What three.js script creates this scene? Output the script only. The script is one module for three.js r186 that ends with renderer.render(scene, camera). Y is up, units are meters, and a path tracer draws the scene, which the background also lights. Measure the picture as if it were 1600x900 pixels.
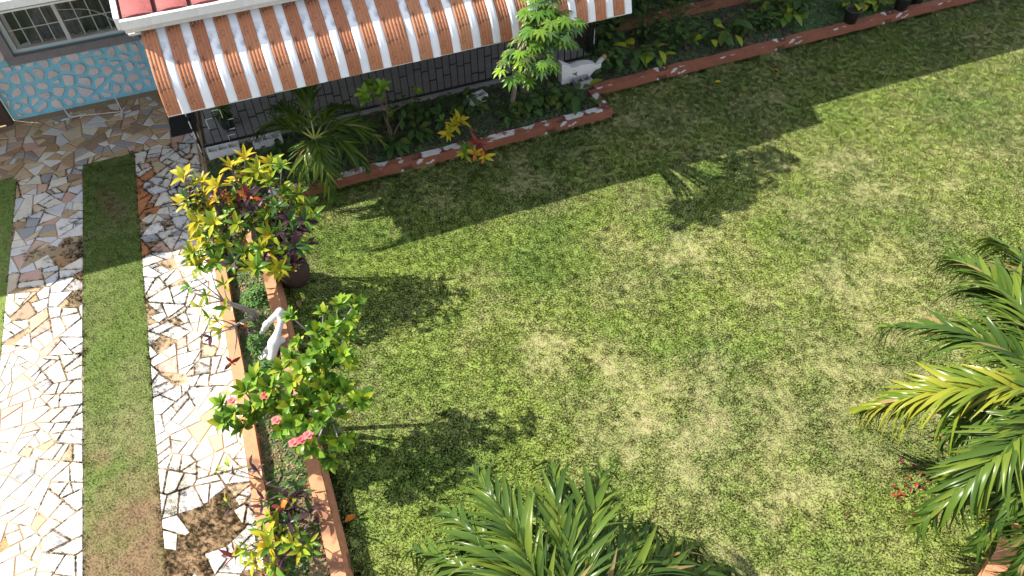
import * as THREE from 'three';
import { mergeGeometries } from 'three/addons/utils/BufferGeometryUtils.js';
import { MarchingCubes } from 'three/addons/objects/MarchingCubes.js';

// ---------- camera, sky, sun, exposure ----------
const scene = new THREE.Scene();
const camera = new THREE.PerspectiveCamera(42.74, 16 / 9, 0.1, 900);
camera.position.set(0, 8.4, 0);
camera.up.set(0.285, 0.662, -0.693);
camera.lookAt(0.226, 8.4 - 0.749, -0.622);
const SUN = new THREE.Vector3(-0.94, 1, -0.62).normalize();
{ // hazy blue air with scattered bright clouds, the same all round
  const W = 512, H = 256, d = new Float32Array(W * H * 4), K = 0.50;
  const h2 = (i, j, k) => { let n = Math.imul(i, 374761393) + Math.imul(j, 668265263) + Math.imul(k, 1442695041); n = Math.imul(n ^ (n >>> 13), 1274126177); return ((n ^ (n >>> 16)) >>> 0) / 4294967296; };
  const n3 = (x, y, z) => { const i = Math.floor(x), j = Math.floor(y), k = Math.floor(z), f = (t) => t * t * (3 - 2 * t), u = f(x - i), v = f(y - j), w = f(z - k), m = (a, b, t) => a + (b - a) * t; return m(m(m(h2(i, j, k), h2(i + 1, j, k), u), m(h2(i, j + 1, k), h2(i + 1, j + 1, k), u), v), m(m(h2(i, j, k + 1), h2(i + 1, j, k + 1), u), m(h2(i, j + 1, k + 1), h2(i + 1, j + 1, k + 1), u), v), w); };
  for (let j = 0; j < H; j++) for (let i = 0; i < W; i++) {
    const e = (j + 0.5) / H * Math.PI - Math.PI / 2, az = (i + 0.5) / W * 2 * Math.PI, x = Math.cos(e) * Math.cos(az), y = Math.sin(e), z = Math.cos(e) * Math.sin(az), up = Math.max(0, y);
    let c = 0, q = 0.5, f = 3; for (let k = 0; k < 5; k++) { c += q * n3(x * f + 9, y * f * 1.6 + 4, z * f + 2); q *= 0.5; f *= 2.1; }
    const t = Math.min(1, Math.max(0, (c - 0.40) / 0.16)), w = 0.9 * t * t * (3 - 2 * t), o = (j * W + i) * 4, a = Math.pow(1 - up, 3);
    const air = [0.40 + 0.42 * a, 0.56 + 0.30 * a, 0.92 + 0.02 * a];
    for (let k = 0; k < 3; k++) d[o + k] = K * (air[k] * (1 - w) + [1.12, 1.10, 1.06][k] * w); d[o + 3] = 1;
  }
  const t = new THREE.DataTexture(d, W, H, THREE.RGBAFormat, THREE.FloatType); t.mapping = THREE.EquirectangularReflectionMapping; t.magFilter = THREE.LinearFilter; t.needsUpdate = true;
  scene.background = t; scene.environment = t;
}
const sun = new THREE.DirectionalLight(new THREE.Color(1.0, 0.93, 0.82), 4.6);
sun.position.copy(SUN).multiplyScalar(40).add(new THREE.Vector3(4, 0, -7));
sun.target.position.set(4, 0, -7);
sun.castShadow = true; sun.shadow.radius = 1;
sun.shadow.mapSize.set(4096, 4096);
Object.assign(sun.shadow.camera, { left: -16, right: 16, top: 16, bottom: -16, near: 1, far: 90 });
scene.add(sun, sun.target);
const renderer = new THREE.WebGLRenderer({ antialias: true });
renderer.toneMapping = THREE.LinearToneMapping;
renderer.toneMappingExposure = 2.8;
renderer.shadowMap.enabled = true;

// ---------- helpers ----------
let seed = 20611;
const rnd = () => { seed = (seed + 0x6D2B79F5) | 0; let t = Math.imul(seed ^ (seed >>> 15), 1 | seed); t = (t + Math.imul(t ^ (t >>> 7), 61 | t)) ^ t; return ((t ^ (t >>> 14)) >>> 0) / 4294967296; };
const rr = (a, b) => a + (b - a) * rnd();
const pick = (a) => a[Math.floor(rnd() * a.length)];
const V = (x, y, z) => new THREE.Vector3(x, y, z);
const clamp = (x, a = 0, b = 1) => Math.min(b, Math.max(a, x));
const smooth = (a, b, x) => { const t = clamp((x - a) / (b - a)); return t * t * (3 - 2 * t); };
const lerp = (a, b, t) => a + (b - a) * t;
const hash = (i, j) => { let n = Math.imul(i, 374761393) + Math.imul(j, 668265263); n = Math.imul(n ^ (n >>> 13), 1274126177); return ((n ^ (n >>> 16)) >>> 0) / 4294967296; };
function vn(x, y) { const i = Math.floor(x), j = Math.floor(y), u = x - i, v = y - j, a = u * u * (3 - 2 * u), b = v * v * (3 - 2 * v); return lerp(lerp(hash(i, j), hash(i + 1, j), a), lerp(hash(i, j + 1), hash(i + 1, j + 1), a), b); }
function fbm(x, y, o = 4) { let s = 0, a = 0.5, n = 0; for (let k = 0; k < o; k++) { s += a * vn(x, y); n += a; x = x * 2.03 + 17.1; y = y * 2.03 + 5.7; a *= 0.5; } return s / n; }
const used = new Map();
function numbered(name) { const n = used.get(name) || 0; used.set(name, n + 1); return n ? `${name}_${String(n).padStart(3, '0')}` : name; }
function shade(o) { o.castShadow = true; o.receiveShadow = true; return o; }
function thing(name, label, category, group, pos = [0, 0, 0]) {
  const g = new THREE.Group(); g.name = numbered(name); g.position.set(...pos); g.userData = { label, category };
  if (group) g.userData.group = group; scene.add(g); return g;
}
function part(name, geo, mat, parent) { const m = shade(new THREE.Mesh(geo, mat)); m.name = name; parent.add(m); return m; }
function structure(name, geo, mat, label) { const m = shade(new THREE.Mesh(geo, mat)); m.name = numbered(name); m.userData = { kind: 'structure' }; if (label) m.userData.label = label; scene.add(m); return m; }
function single(name, geo, mat, label, category, group) { const m = shade(new THREE.Mesh(geo, mat)); m.name = numbered(name); m.userData = { label, category }; if (group) m.userData.group = group; scene.add(m); return m; }
const clean = (g) => { const h = g.index ? g.toNonIndexed() : g; for (const k of Object.keys(h.attributes)) if (!['position', 'normal', 'uv'].includes(k)) h.deleteAttribute(k); if (!h.attributes.normal) h.computeVertexNormals(); if (!h.attributes.uv) h.setAttribute('uv', new THREE.BufferAttribute(new Float32Array(h.attributes.position.count * 2), 2)); return h; };
const merge = (a) => mergeGeometries(a.map(clean), false);
// box with uv in metres, optional segments and wobble; given by its min and max corners
function box(x0, y0, z0, x1, y1, z1, seg = 0, wob = 0) {
  const w = x1 - x0, h = y1 - y0, d = z1 - z0, n = (l) => seg ? Math.max(1, Math.round(l / seg)) : 1;
  const g = new THREE.BoxGeometry(w, h, d, n(w), n(h), n(d)); g.translate((x0 + x1) / 2, (y0 + y1) / 2, (z0 + z1) / 2);
  const p = g.attributes.position, nr = g.attributes.normal, uv = g.attributes.uv;
  for (let i = 0; i < p.count; i++) {
    const x = p.getX(i), y = p.getY(i), z = p.getZ(i), a = Math.abs(nr.getX(i)), b = Math.abs(nr.getY(i));
    if (a > 0.5) uv.setXY(i, z, y); else if (b > 0.5) uv.setXY(i, x, z); else uv.setXY(i, x, y);
    if (wob) p.setXYZ(i, x + wob * (fbm(z * 3 + 7, y * 5 + x, 3) - 0.5), y + wob * (fbm(x * 3 + z * 3, 3.3, 3) - 0.5), z + wob * (fbm(x * 3, y * 5 + 9 + z, 3) - 0.5));
  }
  if (wob) g.computeVertexNormals();
  return g;
}
function bar(a, b, r, n = 6) { const d = b.clone().sub(a), g = new THREE.CylinderGeometry(r, r, d.length(), n, 1); g.applyQuaternion(new THREE.Quaternion().setFromUnitVectors(V(0, 1, 0), d.clone().normalize())); g.translate((a.x + b.x) / 2, (a.y + b.y) / 2, (a.z + b.z) / 2); return g; }
// tapered tube along a curve
function taper(pts, r0, r1, seg = 8, rad = 6) {
  const c = new THREE.CatmullRomCurve3(pts), g = new THREE.TubeGeometry(c, seg, 1, rad, false), p = g.attributes.position;
  for (let i = 0; i <= seg; i++) { const o = c.getPointAt(i / seg), r = lerp(r0, r1, i / seg); for (let j = 0; j <= rad; j++) { const k = i * (rad + 1) + j; p.setXYZ(k, o.x + (p.getX(k) - o.x) * r, o.y + (p.getY(k) - o.y) * r, o.z + (p.getZ(k) - o.z) * r); } }
  return g;
}
const L = (r, g, b) => new THREE.Color().setRGB(r, g, b);
function tex(n, fn, rep = 1, srgb = false, m = n) {
  const d = new Uint8Array(n * m * 4);
  for (let j = 0; j < m; j++) for (let i = 0; i < n; i++) { const c = fn(i / n, j / m, i, j), k = (j * n + i) * 4; const e = (v) => srgb ? 255 * (v <= 0.0031308 ? 12.92 * v : 1.055 * Math.pow(v, 1 / 2.4) - 0.055) : 255 * v; d[k] = clamp(e(c[0]), 0, 255); d[k + 1] = clamp(e(c[1]), 0, 255); d[k + 2] = clamp(e(c[2]), 0, 255); d[k + 3] = 255; }
  const t = new THREE.DataTexture(d, n, m); t.magFilter = THREE.LinearFilter; t.minFilter = THREE.LinearMipmapLinearFilter; t.generateMipmaps = true; t.wrapS = t.wrapT = THREE.RepeatWrapping; t.repeat.set(rep, rep); if (srgb) t.colorSpace = THREE.SRGBColorSpace; t.needsUpdate = true; return t;
}
// noise that tiles on the unit square
const tn = (u, v, f, o = 4) => { const a = fbm(u * f, v * f, o), b = fbm((u - 1) * f, v * f, o), c = fbm(u * f, (v - 1) * f, o), d = fbm((u - 1) * f, (v - 1) * f, o); return lerp(lerp(a, b, u), lerp(c, d, u), v); };
const con = (n, k) => clamp((n - 0.5) * k + 0.5);
const mat = (o) => new THREE.MeshStandardMaterial({ roughness: 0.8, side: THREE.DoubleSide, ...o });
const mottle = tex(256, (u, v) => { const n = con(tn(u, v, 5, 5), 1.6), f = con(tn(u, v, 40, 2), 1.4), s = 0.72 + 0.28 * n; const k = clamp(s * (0.86 + 0.14 * f)); return [k, k * 0.985, k * 0.96]; }, 1.6, true);
const grain = tex(256, (u, v) => { const k = 0.5 * con(tn(u, v, 30, 3), 1.8) + 0.5 * con(tn(u, v, 8, 3), 1.5); return [k, k, k]; }, 3);

// ---------- ground, lawn, driveway ----------
const DRY = [[2.56, -5.79, 0.32, 1.1], [-0.05, -6.14, 0.4, 0.9], [1.75, -9.9, 0.5, 0.8], [2.5, -10.0, 0.35, 0.7], [0.7, -9.7, 0.3, 0.5], [0.9, -7.4, 0.35, 0.7], [-0.25, -8.7, 0.35, 0.7], [2.2, -7.2, 0.5, 0.6], [3.1, -5.0, 0.7, 0.6], [5.0, -4.2, 1.0, 0.5], [6.3, -3.6, 0.9, 0.75], [7.2, -3.0, 0.9, 0.7], [4.4, -6.9, 0.6, 0.5], [5.6, -6.0, 0.8, 0.45], [8.6, -7.0, 1.2, 0.5], [10.5, -6.5, 1.5, 0.45], [3.6, -3.6, 0.7, 0.55], [6.2, -10.1, 0.3, 0.8], [10.2, -9.9, 0.5, 0.5], [0.5, -5.2, 0.3, 0.6], [1.6, -6.2, 0.25, 0.7], [2.0, -4.2, 0.4, 0.5], [4.7, -2.3, 0.6, 0.5], [8.2, -4.6, 1.0, 0.5]];
const LUSH = [[1.6, -8.3, 0.7, 0.6], [3.2, -7.8, 0.8, 0.55], [0.5, -8.6, 0.5, 0.6], [3.9, -5.6, 0.8, 0.45], [5.5, -8.2, 0.9, 0.35], [1.0, -4.0, 0.7, 0.4], [9.5, -8.4, 1.0, 0.35], [5.4, -2.0, 0.8, 0.3]];
function lawnMix(x, z) {
  let d = 0.30 * con(fbm(x * 0.55 + 3, z * 0.55 + 8, 3), 1.7) + 0.34 * con(fbm(x * 2.4 + 31, z * 2.4, 4), 2.2) + 0.26 * con(fbm(x * 11 + 3, z * 11 + 60, 3), 2.0) - 0.05;
  for (const [a, b, r, k] of DRY) { const q = ((x - a) ** 2 + (z - b) ** 2) / (r * r); if (q < 6) d += 0.30 * k * Math.exp(-q) * (0.45 + con(fbm(x * 5 + a, z * 5 + b, 3), 2.2)); }
  for (const [a, b, r, k] of LUSH) { const q = ((x - a) ** 2 + (z - b) ** 2) / (r * r); if (q < 6) d -= 0.6 * k * Math.exp(-q); }
  return d;
}
function grassColor(d, y) { // d: dryness, y: yellowness
  const g = [0.102, 0.162, 0.026], l = [0.165, 0.222, 0.036], s = [0.285, 0.235, 0.125];
  const t = 0.9 * smooth(0.05, 1.35, d), c = g.map((v, i) => lerp(lerp(v, l[i], y), s[i], t)); return c;
}
function lawnColor(x, z) { return grassColor(lawnMix(x, z), con(fbm(x * 1.1 + 70, z * 1.1 + 12, 3), 2)); }
function stripMix(x, z) { const b = smooth(-6.6, -5.0, z + 0.9 * (fbm(x * 2.2, z * 2.2 + 4, 3) - 0.5) * 2); return { d: 0.12 + 0.35 * con(fbm(x * 3 + 5, z * 3, 3), 2) + 0.35 * smooth(-8.4, -6.2, z) * con(fbm(x * 2, z * 1.5 + 9, 2), 2), b: clamp(b * 1.1 - 0.4 * con(fbm(x * 3 + 41, z * 3 + 7, 3), 2.2)) }; }
function stripColor(x, z) { const m = stripMix(x, z), c = grassColor(m.d, 0.1).map((v) => v * 0.85), e = [0.16, 0.105, 0.055], t = clamp(m.b + 0.8 * Math.exp(-(((x + 3.15) / 0.2) ** 2 + ((z + 11.3 - (x + 3.1) * 1.4) / 0.35) ** 2))); return c.map((v, i) => lerp(v, e[i], t)); }
function sheet(x0, z0, x1, z1, y, nx, nz, cf) { // flat sheet with its own colour map in metres
  const g = new THREE.PlaneGeometry(x1 - x0, z1 - z0, 1, 1); g.rotateX(-Math.PI / 2); g.translate((x0 + x1) / 2, y, (z0 + z1) / 2);
  const m = mat({ map: tex(nx, (u, v, i, j) => { const x = lerp(x0, x1, (i + 0.5) / nx), z = lerp(z1, z0, (j + 0.5) / nz), c = cf(x, z), f = 0.8 + 0.4 * con(0.6 * hash(i, j) + 0.4 * vn(i * 0.35, j * 0.35), 1.2); return c.map((q) => q * f); }, 1, true, nz), roughness: 1 });
  m.map.wrapS = m.map.wrapT = THREE.ClampToEdgeWrapping; return [g, m];
}
{ const g = new THREE.CircleGeometry(400, 48); g.rotateX(-Math.PI / 2); g.translate(0, -0.03, 0); structure('ground', g, mat({ color: L(0.11, 0.10, 0.05), roughness: 1 })); }
structure('lawn', ...sheet(-0.8, -11.2, 17.2, 1.0, 0, 2048, 1390, lawnColor));
{ // mortar bed of the driveway and patio
  const g = box(-8, -0.1, -14.8, -1.5, 0.0, 3), uv = g.attributes.uv; void uv;
  structure('driveway_base', g, mat({ color: L(0.36, 0.26, 0.16), map: mottle, bumpMap: grain, bumpScale: 0.004, roughness: 1 }));
}
const dirtAt = (x, z) => clamp(smooth(-5.6, -4.6, z + 1.6 * (fbm(x * 1.7 + 3, z * 1.7, 3) - 0.5) + (x > -2.8 ? 0.25 : -1.2)) + (x > -2.8 && x < -2.3 ? 0.5 * con(fbm(x * 5, z * 5 + 20, 3), 2.5) : 0) + 0.35 * smooth(0.6, 0.8, fbm(x * 2.2, z * 2.2, 2)));
structure('driveway', ...sheet(-4.75, -12.75, -1.55, 1, 0.003, 512, 2048, (x, z) => { const t = dirtAt(x, z), n = 0.75 + 0.5 * fbm(x * 6, z * 6, 3), o = smooth(0.55, 0.75, fbm(x * 1.3 + 50, z * 1.3, 3)); return [lerp(lerp(0.34, 0.36, o), 0.20, t) * n, lerp(lerp(0.25, 0.20, o), 0.13, t) * n, lerp(lerp(0.155, 0.09, o), 0.07, t) * n]; }));
structure('grass_strip', ...sheet(-3.60, -12.75, -2.72, 1, 0.007, 128, 1600, stripColor));
structure('grass_strip', ...sheet(-8, -12.85, -4.72, 1, 0.007, 256, 900, (x, z) => grassColor(0.1 + 0.3 * con(fbm(x * 3, z * 3, 3), 2), 0.2)));

// grass tufts: nobody could count them
function tuftGeo(n, len, wid) {
  const p = [];
  for (let k = 0; k < n; k++) { const a = rr(0, 6.28), l = len * rr(0.6, 1.1), t = rr(0.5, 1.25), ox = rr(-0.03, 0.03), oz = rr(-0.03, 0.03), dx = Math.cos(a), dz = Math.sin(a), w = wid / 2; p.push(ox - dz * w, 0, oz + dx * w, ox + dz * w, 0, oz - dx * w, ox + dx * l * Math.sin(t), l * Math.cos(t), oz + dz * l * Math.sin(t)); }
  const g = new THREE.BufferGeometry(); g.setAttribute('position', new THREE.Float32BufferAttribute(p, 3)); g.computeVertexNormals();
  const nr = g.attributes.normal; for (let i = 0; i < nr.count; i++) { const k = nr.getY(i) < 0 ? -1 : 1, v = V(nr.getX(i) * k, nr.getY(i) * k, nr.getZ(i) * k).multiplyScalar(0.35).add(V(0, 0.85, 0)).normalize(); nr.setXYZ(i, v.x, v.y, v.z); } return g;
}
const bladeMat = new THREE.MeshPhysicalMaterial({ color: 0xffffff, roughness: 1, side: THREE.DoubleSide, transmission: 0.3, thickness: 0 });
function tufts(name, label, list, geo) {
  const m = new THREE.InstancedMesh(geo, bladeMat, list.length), M = new THREE.Matrix4(), q = new THREE.Quaternion(), c = new THREE.Color();
  list.forEach(([x, y, z, s, col], i) => { q.setFromAxisAngle(V(0, 1, 0), rr(0, 6.28)); M.compose(V(x, y, z), q, V(s, s * rr(0.7, 1.3), s)); m.setMatrixAt(i, M); m.setColorAt(i, c.setRGB(...col)); });
  m.name = numbered(name); m.userData = { kind: 'stuff', label, category: 'grass' }; shade(m); scene.add(m); return m;
}
const vary = (c, k = 0.4) => { const f = 1 + rr(-k, k), h = rr(-0.14, 0.14); return [c[0] * f * (1 + h), c[1] * f, c[2] * f * (1 - h)]; };
{
  const list = [];
  for (let i = 0; i < 330000; i++) {
    const x = rr(-0.78, 16.5), z = rr(-11.1, -0.3);
    const right = 3.0 + (-z) * 1.22; if (x > right + 3.2) continue;                   // beyond what is looked at
    if (x < 5.75 && z < -10.25) continue;
    const d = lawnMix(x, z); if (d > 0.8 && rnd() < 0.45) continue;
    list.push([x, 0, z, rr(0.65, 1.15) * (d > 0.6 ? 0.8 : 1.05), vary(d > 0.35 && rnd() < d * 0.6 ? [0.28, 0.22, 0.12] : lawnColor(x, z), 0.22).map((v) => v * 1.2)]);
  }
  const rim = (x0, z0, x1, z1, n, sp) => { for (let i = 0; i < n; i++) { const t = rnd(), x = lerp(x0, x1, t), z = lerp(z0, z1, t), k = sp * rnd() ** 2; if (fbm(x * 4, z * 4 + 2, 2) < 0.42) continue; list.push([x + (x0 === x1 ? k : 0), 0, z + (z0 === z1 ? k : 0), rr(0.9, 1.7), vary(rnd() < 0.35 ? [0.24, 0.19, 0.10] : [0.13, 0.19, 0.03], 0.35)]); } };
  rim(-0.70, -8.7, -0.70, -2.6, 700, 0.10); rim(-0.9, -10.27, 5.86, -10.27, 700, 0.09); rim(5.9, -11.03, 16, -11.03, 1000, 0.09); rim(5.87, -11.0, 5.87, -10.3, 60, 0.08);
  tufts('lawn_grass', 'short mown grass of the sunny lawn with straw coloured dry patches', list, tuftGeo(7, 0.024, 0.006));
  const a = [], b = [];
  for (let i = 0; i < 36000; i++) { const x = rr(-3.70, -2.63) + rr(-0.03, 0.03), z = rr(-12.85, -3.5); const edge = Math.max(0, -3.6 - x, x + 2.72); if (edge > 0.0 && (rnd() < 0.25 + edge * 5 || fbm(x * 4 + 3, z * 3, 2) < 0.5)) continue; const m = stripMix(x, z); if (z < -12.6 && rnd() < 0.4) continue; if (rnd() < m.b * 0.4) continue; a.push([x, 0, z, rr(0.6, 1.1), vary(rnd() < m.b * 0.7 ? [0.22, 0.16, 0.085] : stripColor(x, z), 0.35).map((v) => v * 0.95)]); }
  tufts('strip_grass', 'grass strip between the two stone wheel tracks, brown and bare in front', a, tuftGeo(7, 0.034, 0.006));
  for (let i = 0; i < 9000; i++) { const x = rr(-5.6, -4.68), z = rr(-12.85, -5.5); b.push([x, 0, z, rr(0.6, 1.1), vary(grassColor(0.25, 0.3), 0.35)]); }
  tufts('edge_grass', 'dark grass left of the stone wheel tracks at the picture edge', b, tuftGeo(7, 0.034, 0.006));
}

// ---------- crazy paving ----------
function clip(poly, nx, ny, c) { const o = []; for (let i = 0; i < poly.length; i++) { const a = poly[i], b = poly[(i + 1) % poly.length], da = a[0] * nx + a[1] * ny - c, db = b[0] * nx + b[1] * ny - c; if (da <= 0) o.push(a); if ((da < 0 && db > 0) || (da > 0 && db < 0)) { const t = da / (da - db); o.push([a[0] + (b[0] - a[0]) * t, a[1] + (b[1] - a[1]) * t]); } } return o; }
const area = (p) => { let s = 0; p.forEach((a, i) => { const b = p[(i + 1) % p.length]; s += a[0] * b[1] - b[0] * a[1]; }); return s / 2; };
const mid = (p) => { let x = 0, y = 0; p.forEach((a) => { x += a[0] / p.length; y += a[1] / p.length; }); return [x, y]; };
function inset(p, g) { let q = p; const n = p.length; for (let i = 0; i < n; i++) { const a = p[i], b = p[(i + 1) % n], l = Math.hypot(b[0] - a[0], b[1] - a[1]); if (l < 1e-6) continue; const nx = (b[1] - a[1]) / l, ny = -(b[0] - a[0]) / l; q = clip(q, nx, ny, a[0] * nx + a[1] * ny - g); if (q.length < 3) return null; } return q; }
function cells(x0, z0, x1, z1, s) {
  const pts = [], out = [], nx = Math.max(1, Math.round((x1 - x0) / s)), nz = Math.max(1, Math.round((z1 - z0) / s)), sx = (x1 - x0) / nx, sz = (z1 - z0) / nz;
  for (let i = -1; i <= nx; i++) for (let j = -1; j <= nz; j++) pts.push([x0 + (i + 0.5 + rr(-0.42, 0.42)) * sx, z0 + (j + 0.5 + rr(-0.42, 0.42)) * sz]);
  for (const p of pts) { let c = [[x0, z0], [x1, z0], [x1, z1], [x0, z1]]; for (const q of pts) { if (q === p) continue; const dx = q[0] - p[0], dz = q[1] - p[1]; if (dx * dx + dz * dz > 9 * s * s) continue; c = clip(c, dx, dz, (q[0] ** 2 + q[1] ** 2 - p[0] ** 2 - p[1] ** 2) / 2); if (c.length < 3) break; } if (c.length >= 3) out.push(c); }
  return out;
}
function split(p, amax, out) { const A = Math.abs(area(p)); if (A < amax * rr(0.35, 1.3) || p.length < 3) { out.push(p); return; } const m = mid(p); let best = 0, dir = [1, 0]; p.forEach((a, i) => { const b = p[(i + 1) % p.length], l = Math.hypot(b[0] - a[0], b[1] - a[1]); if (l > best) { best = l; dir = [(b[0] - a[0]) / l, (b[1] - a[1]) / l]; } }); const t = rr(-0.6, 0.6), c = Math.cos(t), s = Math.sin(t), nx = dir[0] * c - dir[1] * s, ny = dir[0] * s + dir[1] * c, k = (m[0] + rr(-0.06, 0.06)) * nx + (m[1] + rr(-0.06, 0.06)) * ny; const a = clip(p, nx, ny, k), b = clip(p, -nx, -ny, -k); if (a.length >= 3) split(a, amax, out); if (b.length >= 3) split(b, amax, out); }
const ccw = (p) => area(p) < 0 ? p.slice().reverse() : p;
// slab: polygon in (a, b), rising from h0 to h1 with a chamfer; map() turns (a, b, h) into a point
function slab(poly, h0, h1, ch, map) {
  const p = poly, t = inset(p, ch) || p, P = [], U = [], tri = (...q) => q.forEach((w) => { P.push(...map(...w)); U.push(w[0] * 0.7, w[1] * 0.7); });
  const n = p.length, m = t.length, c = mid(t);
  for (let i = 0; i < m; i++) { const a = t[i], b = t[(i + 1) % m]; tri([c[0], c[1], h1 + ch * 0.15], [a[0], a[1], h1], [b[0], b[1], h1]); }
  for (let i = 0; i < n; i++) { const a = p[i], b = p[(i + 1) % n], e = h1 - ch; tri([a[0], a[1], h0], [b[0], b[1], h0], [b[0], b[1], e]); tri([a[0], a[1], h0], [b[0], b[1], e], [a[0], a[1], e]); const near = (q) => t.reduce((u, w) => Math.hypot(w[0] - q[0], w[1] - q[1]) < Math.hypot(u[0] - q[0], u[1] - q[1]) ? w : u); const A = near(a), B = near(b); tri([a[0], a[1], e], [b[0], b[1], e], [B[0], B[1], h1]); if (A !== B) tri([a[0], a[1], e], [B[0], B[1], h1], [A[0], A[1], h1]); }
  const g = new THREE.BufferGeometry(); g.setAttribute('position', new THREE.Float32BufferAttribute(P, 3)); g.setAttribute('uv', new THREE.Float32BufferAttribute(U, 2)); g.computeVertexNormals(); return g;
}
const stoneMats = { white: [[0.74, 0.72, 0.68], [0.68, 0.67, 0.66], [0.72, 0.68, 0.58], [0.60, 0.61, 0.63]], tan: [[0.55, 0.42, 0.27], [0.60, 0.50, 0.36], [0.50, 0.36, 0.22]], brown: [[0.40, 0.27, 0.15], [0.34, 0.24, 0.16]], pink: [[0.56, 0.36, 0.29], [0.60, 0.42, 0.33]], orange: [[0.48, 0.19, 0.07]], grey: [[0.34, 0.34, 0.35], [0.40, 0.38, 0.37]] };
for (const k in stoneMats) stoneMats[k] = stoneMats[k].map((c) => mat({ color: L(...c), map: mottle, bumpMap: grain, bumpScale: 0.002, roughness: 0.85 }));
function paving(name, label, rect, big, amax, keep, tone) {
  const root = new THREE.Group(); root.name = numbered(name); root.userData = { kind: 'structure', label }; scene.add(root);
  const edges = []; const list = []; for (const c of cells(...rect, big)) split(c, amax, list);
  let n = 0;
  const all = list.map((p) => ({ p: inset(ccw(p), rr(0.005, 0.014)), c: mid(p) })).filter((q) => q.p && q.p.length >= 3 && Math.abs(area(q.p)) > 0.0035 && keep(q.c[0], q.c[1], Math.abs(area(q.p))));
  all.sort((a, b) => Math.abs(area(b.p)) - Math.abs(area(a.p)));
  const rest = [];
  for (const { p, c } of all) {
    const h = 0.011 + rr(-0.003, 0.005), tx = rr(-0.01, 0.01), tz = rr(-0.01, 0.01);
    const g = slab(p, -0.02, h, 0.006, (a, b, y) => [a, y + (y > 0 ? (a - c[0]) * tx + (b - c[1]) * tz : 0), b]);
    if (n++ < 298) part('stone', g, pick(stoneMats[tone(c[0], c[1])]), root); else rest.push(g);
  }
  if (rest.length) { const m = part('small_stones', merge(rest), stoneMats.white[0], root); m.userData.kind = 'stuff'; }
  for (const { p } of all) p.forEach((q, i) => { const w = p[(i + 1) % p.length], l = Math.hypot(w[0] - q[0], w[1] - q[1]); for (let k = 0; k < l / 0.022; k++) { const t = rnd(); edges.push([lerp(q[0], w[0], t), lerp(q[1], w[1], t)]); } });
  console.log(name, all.length, edges.length); return edges;
}
const toneDrive = (x, z) => { const r = rnd(); if (z < -8.9 && x < -3.5) return r < 0.62 ? 'white' : r < 0.84 ? 'tan' : r < 0.89 ? 'brown' : r < 0.95 ? 'grey' : 'pink'; return r < 0.84 ? 'white' : r < 0.90 ? 'tan' : r < 0.95 ? 'pink' : 'grey'; };
const tonePatio = (x, z) => { const r = rnd(); return r < 0.22 ? 'white' : r < 0.62 ? 'tan' : r < 0.84 ? 'brown' : r < 0.92 ? 'pink' : 'grey'; };
const edges1 = paving('stone_track', 'left wheel track of broken white and tan paving stones', [-4.72, -12.72, -3.6, -3.6], 0.52, 0.078, (x, z, a) => a > 0.006 && !(fbm(x * 2.2, z * 2.2, 2) > 0.72), toneDrive);
const edges2 = paving('stone_track', 'right wheel track of broken white paving stones along the orange planter', [-2.72, -12.72, -1.6, -3.4], 0.48, 0.075, (x, z, a) => { if (z > -5.2 && x < -1.9 && fbm(x * 2 + 8, z * 2, 2) > 0.56) return false; if (z > -4.7 && fbm(x * 3, z * 3 + 4, 2) > 0.45) return false; if (x < -2.2 && z > -11.6 && z < -7 && rnd() < 0.2) return false; return a > 0.006; }, (x, z) => { if (x < -2.5 && z < -10 && rnd() < 0.3) return 'orange'; return toneDrive(x, z - (z < -11.4 ? 0 : 0)); });
const edges3 = paving('patio_paving', 'shaded patio of tan and brown crazy paving below the blue wall', [-5.7, -14.55, -1.52, -12.72], 0.5, 0.068, (x, z, a) => a > 0.006 && !(z > -12.95 && x < -4.75), tonePatio);
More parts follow.
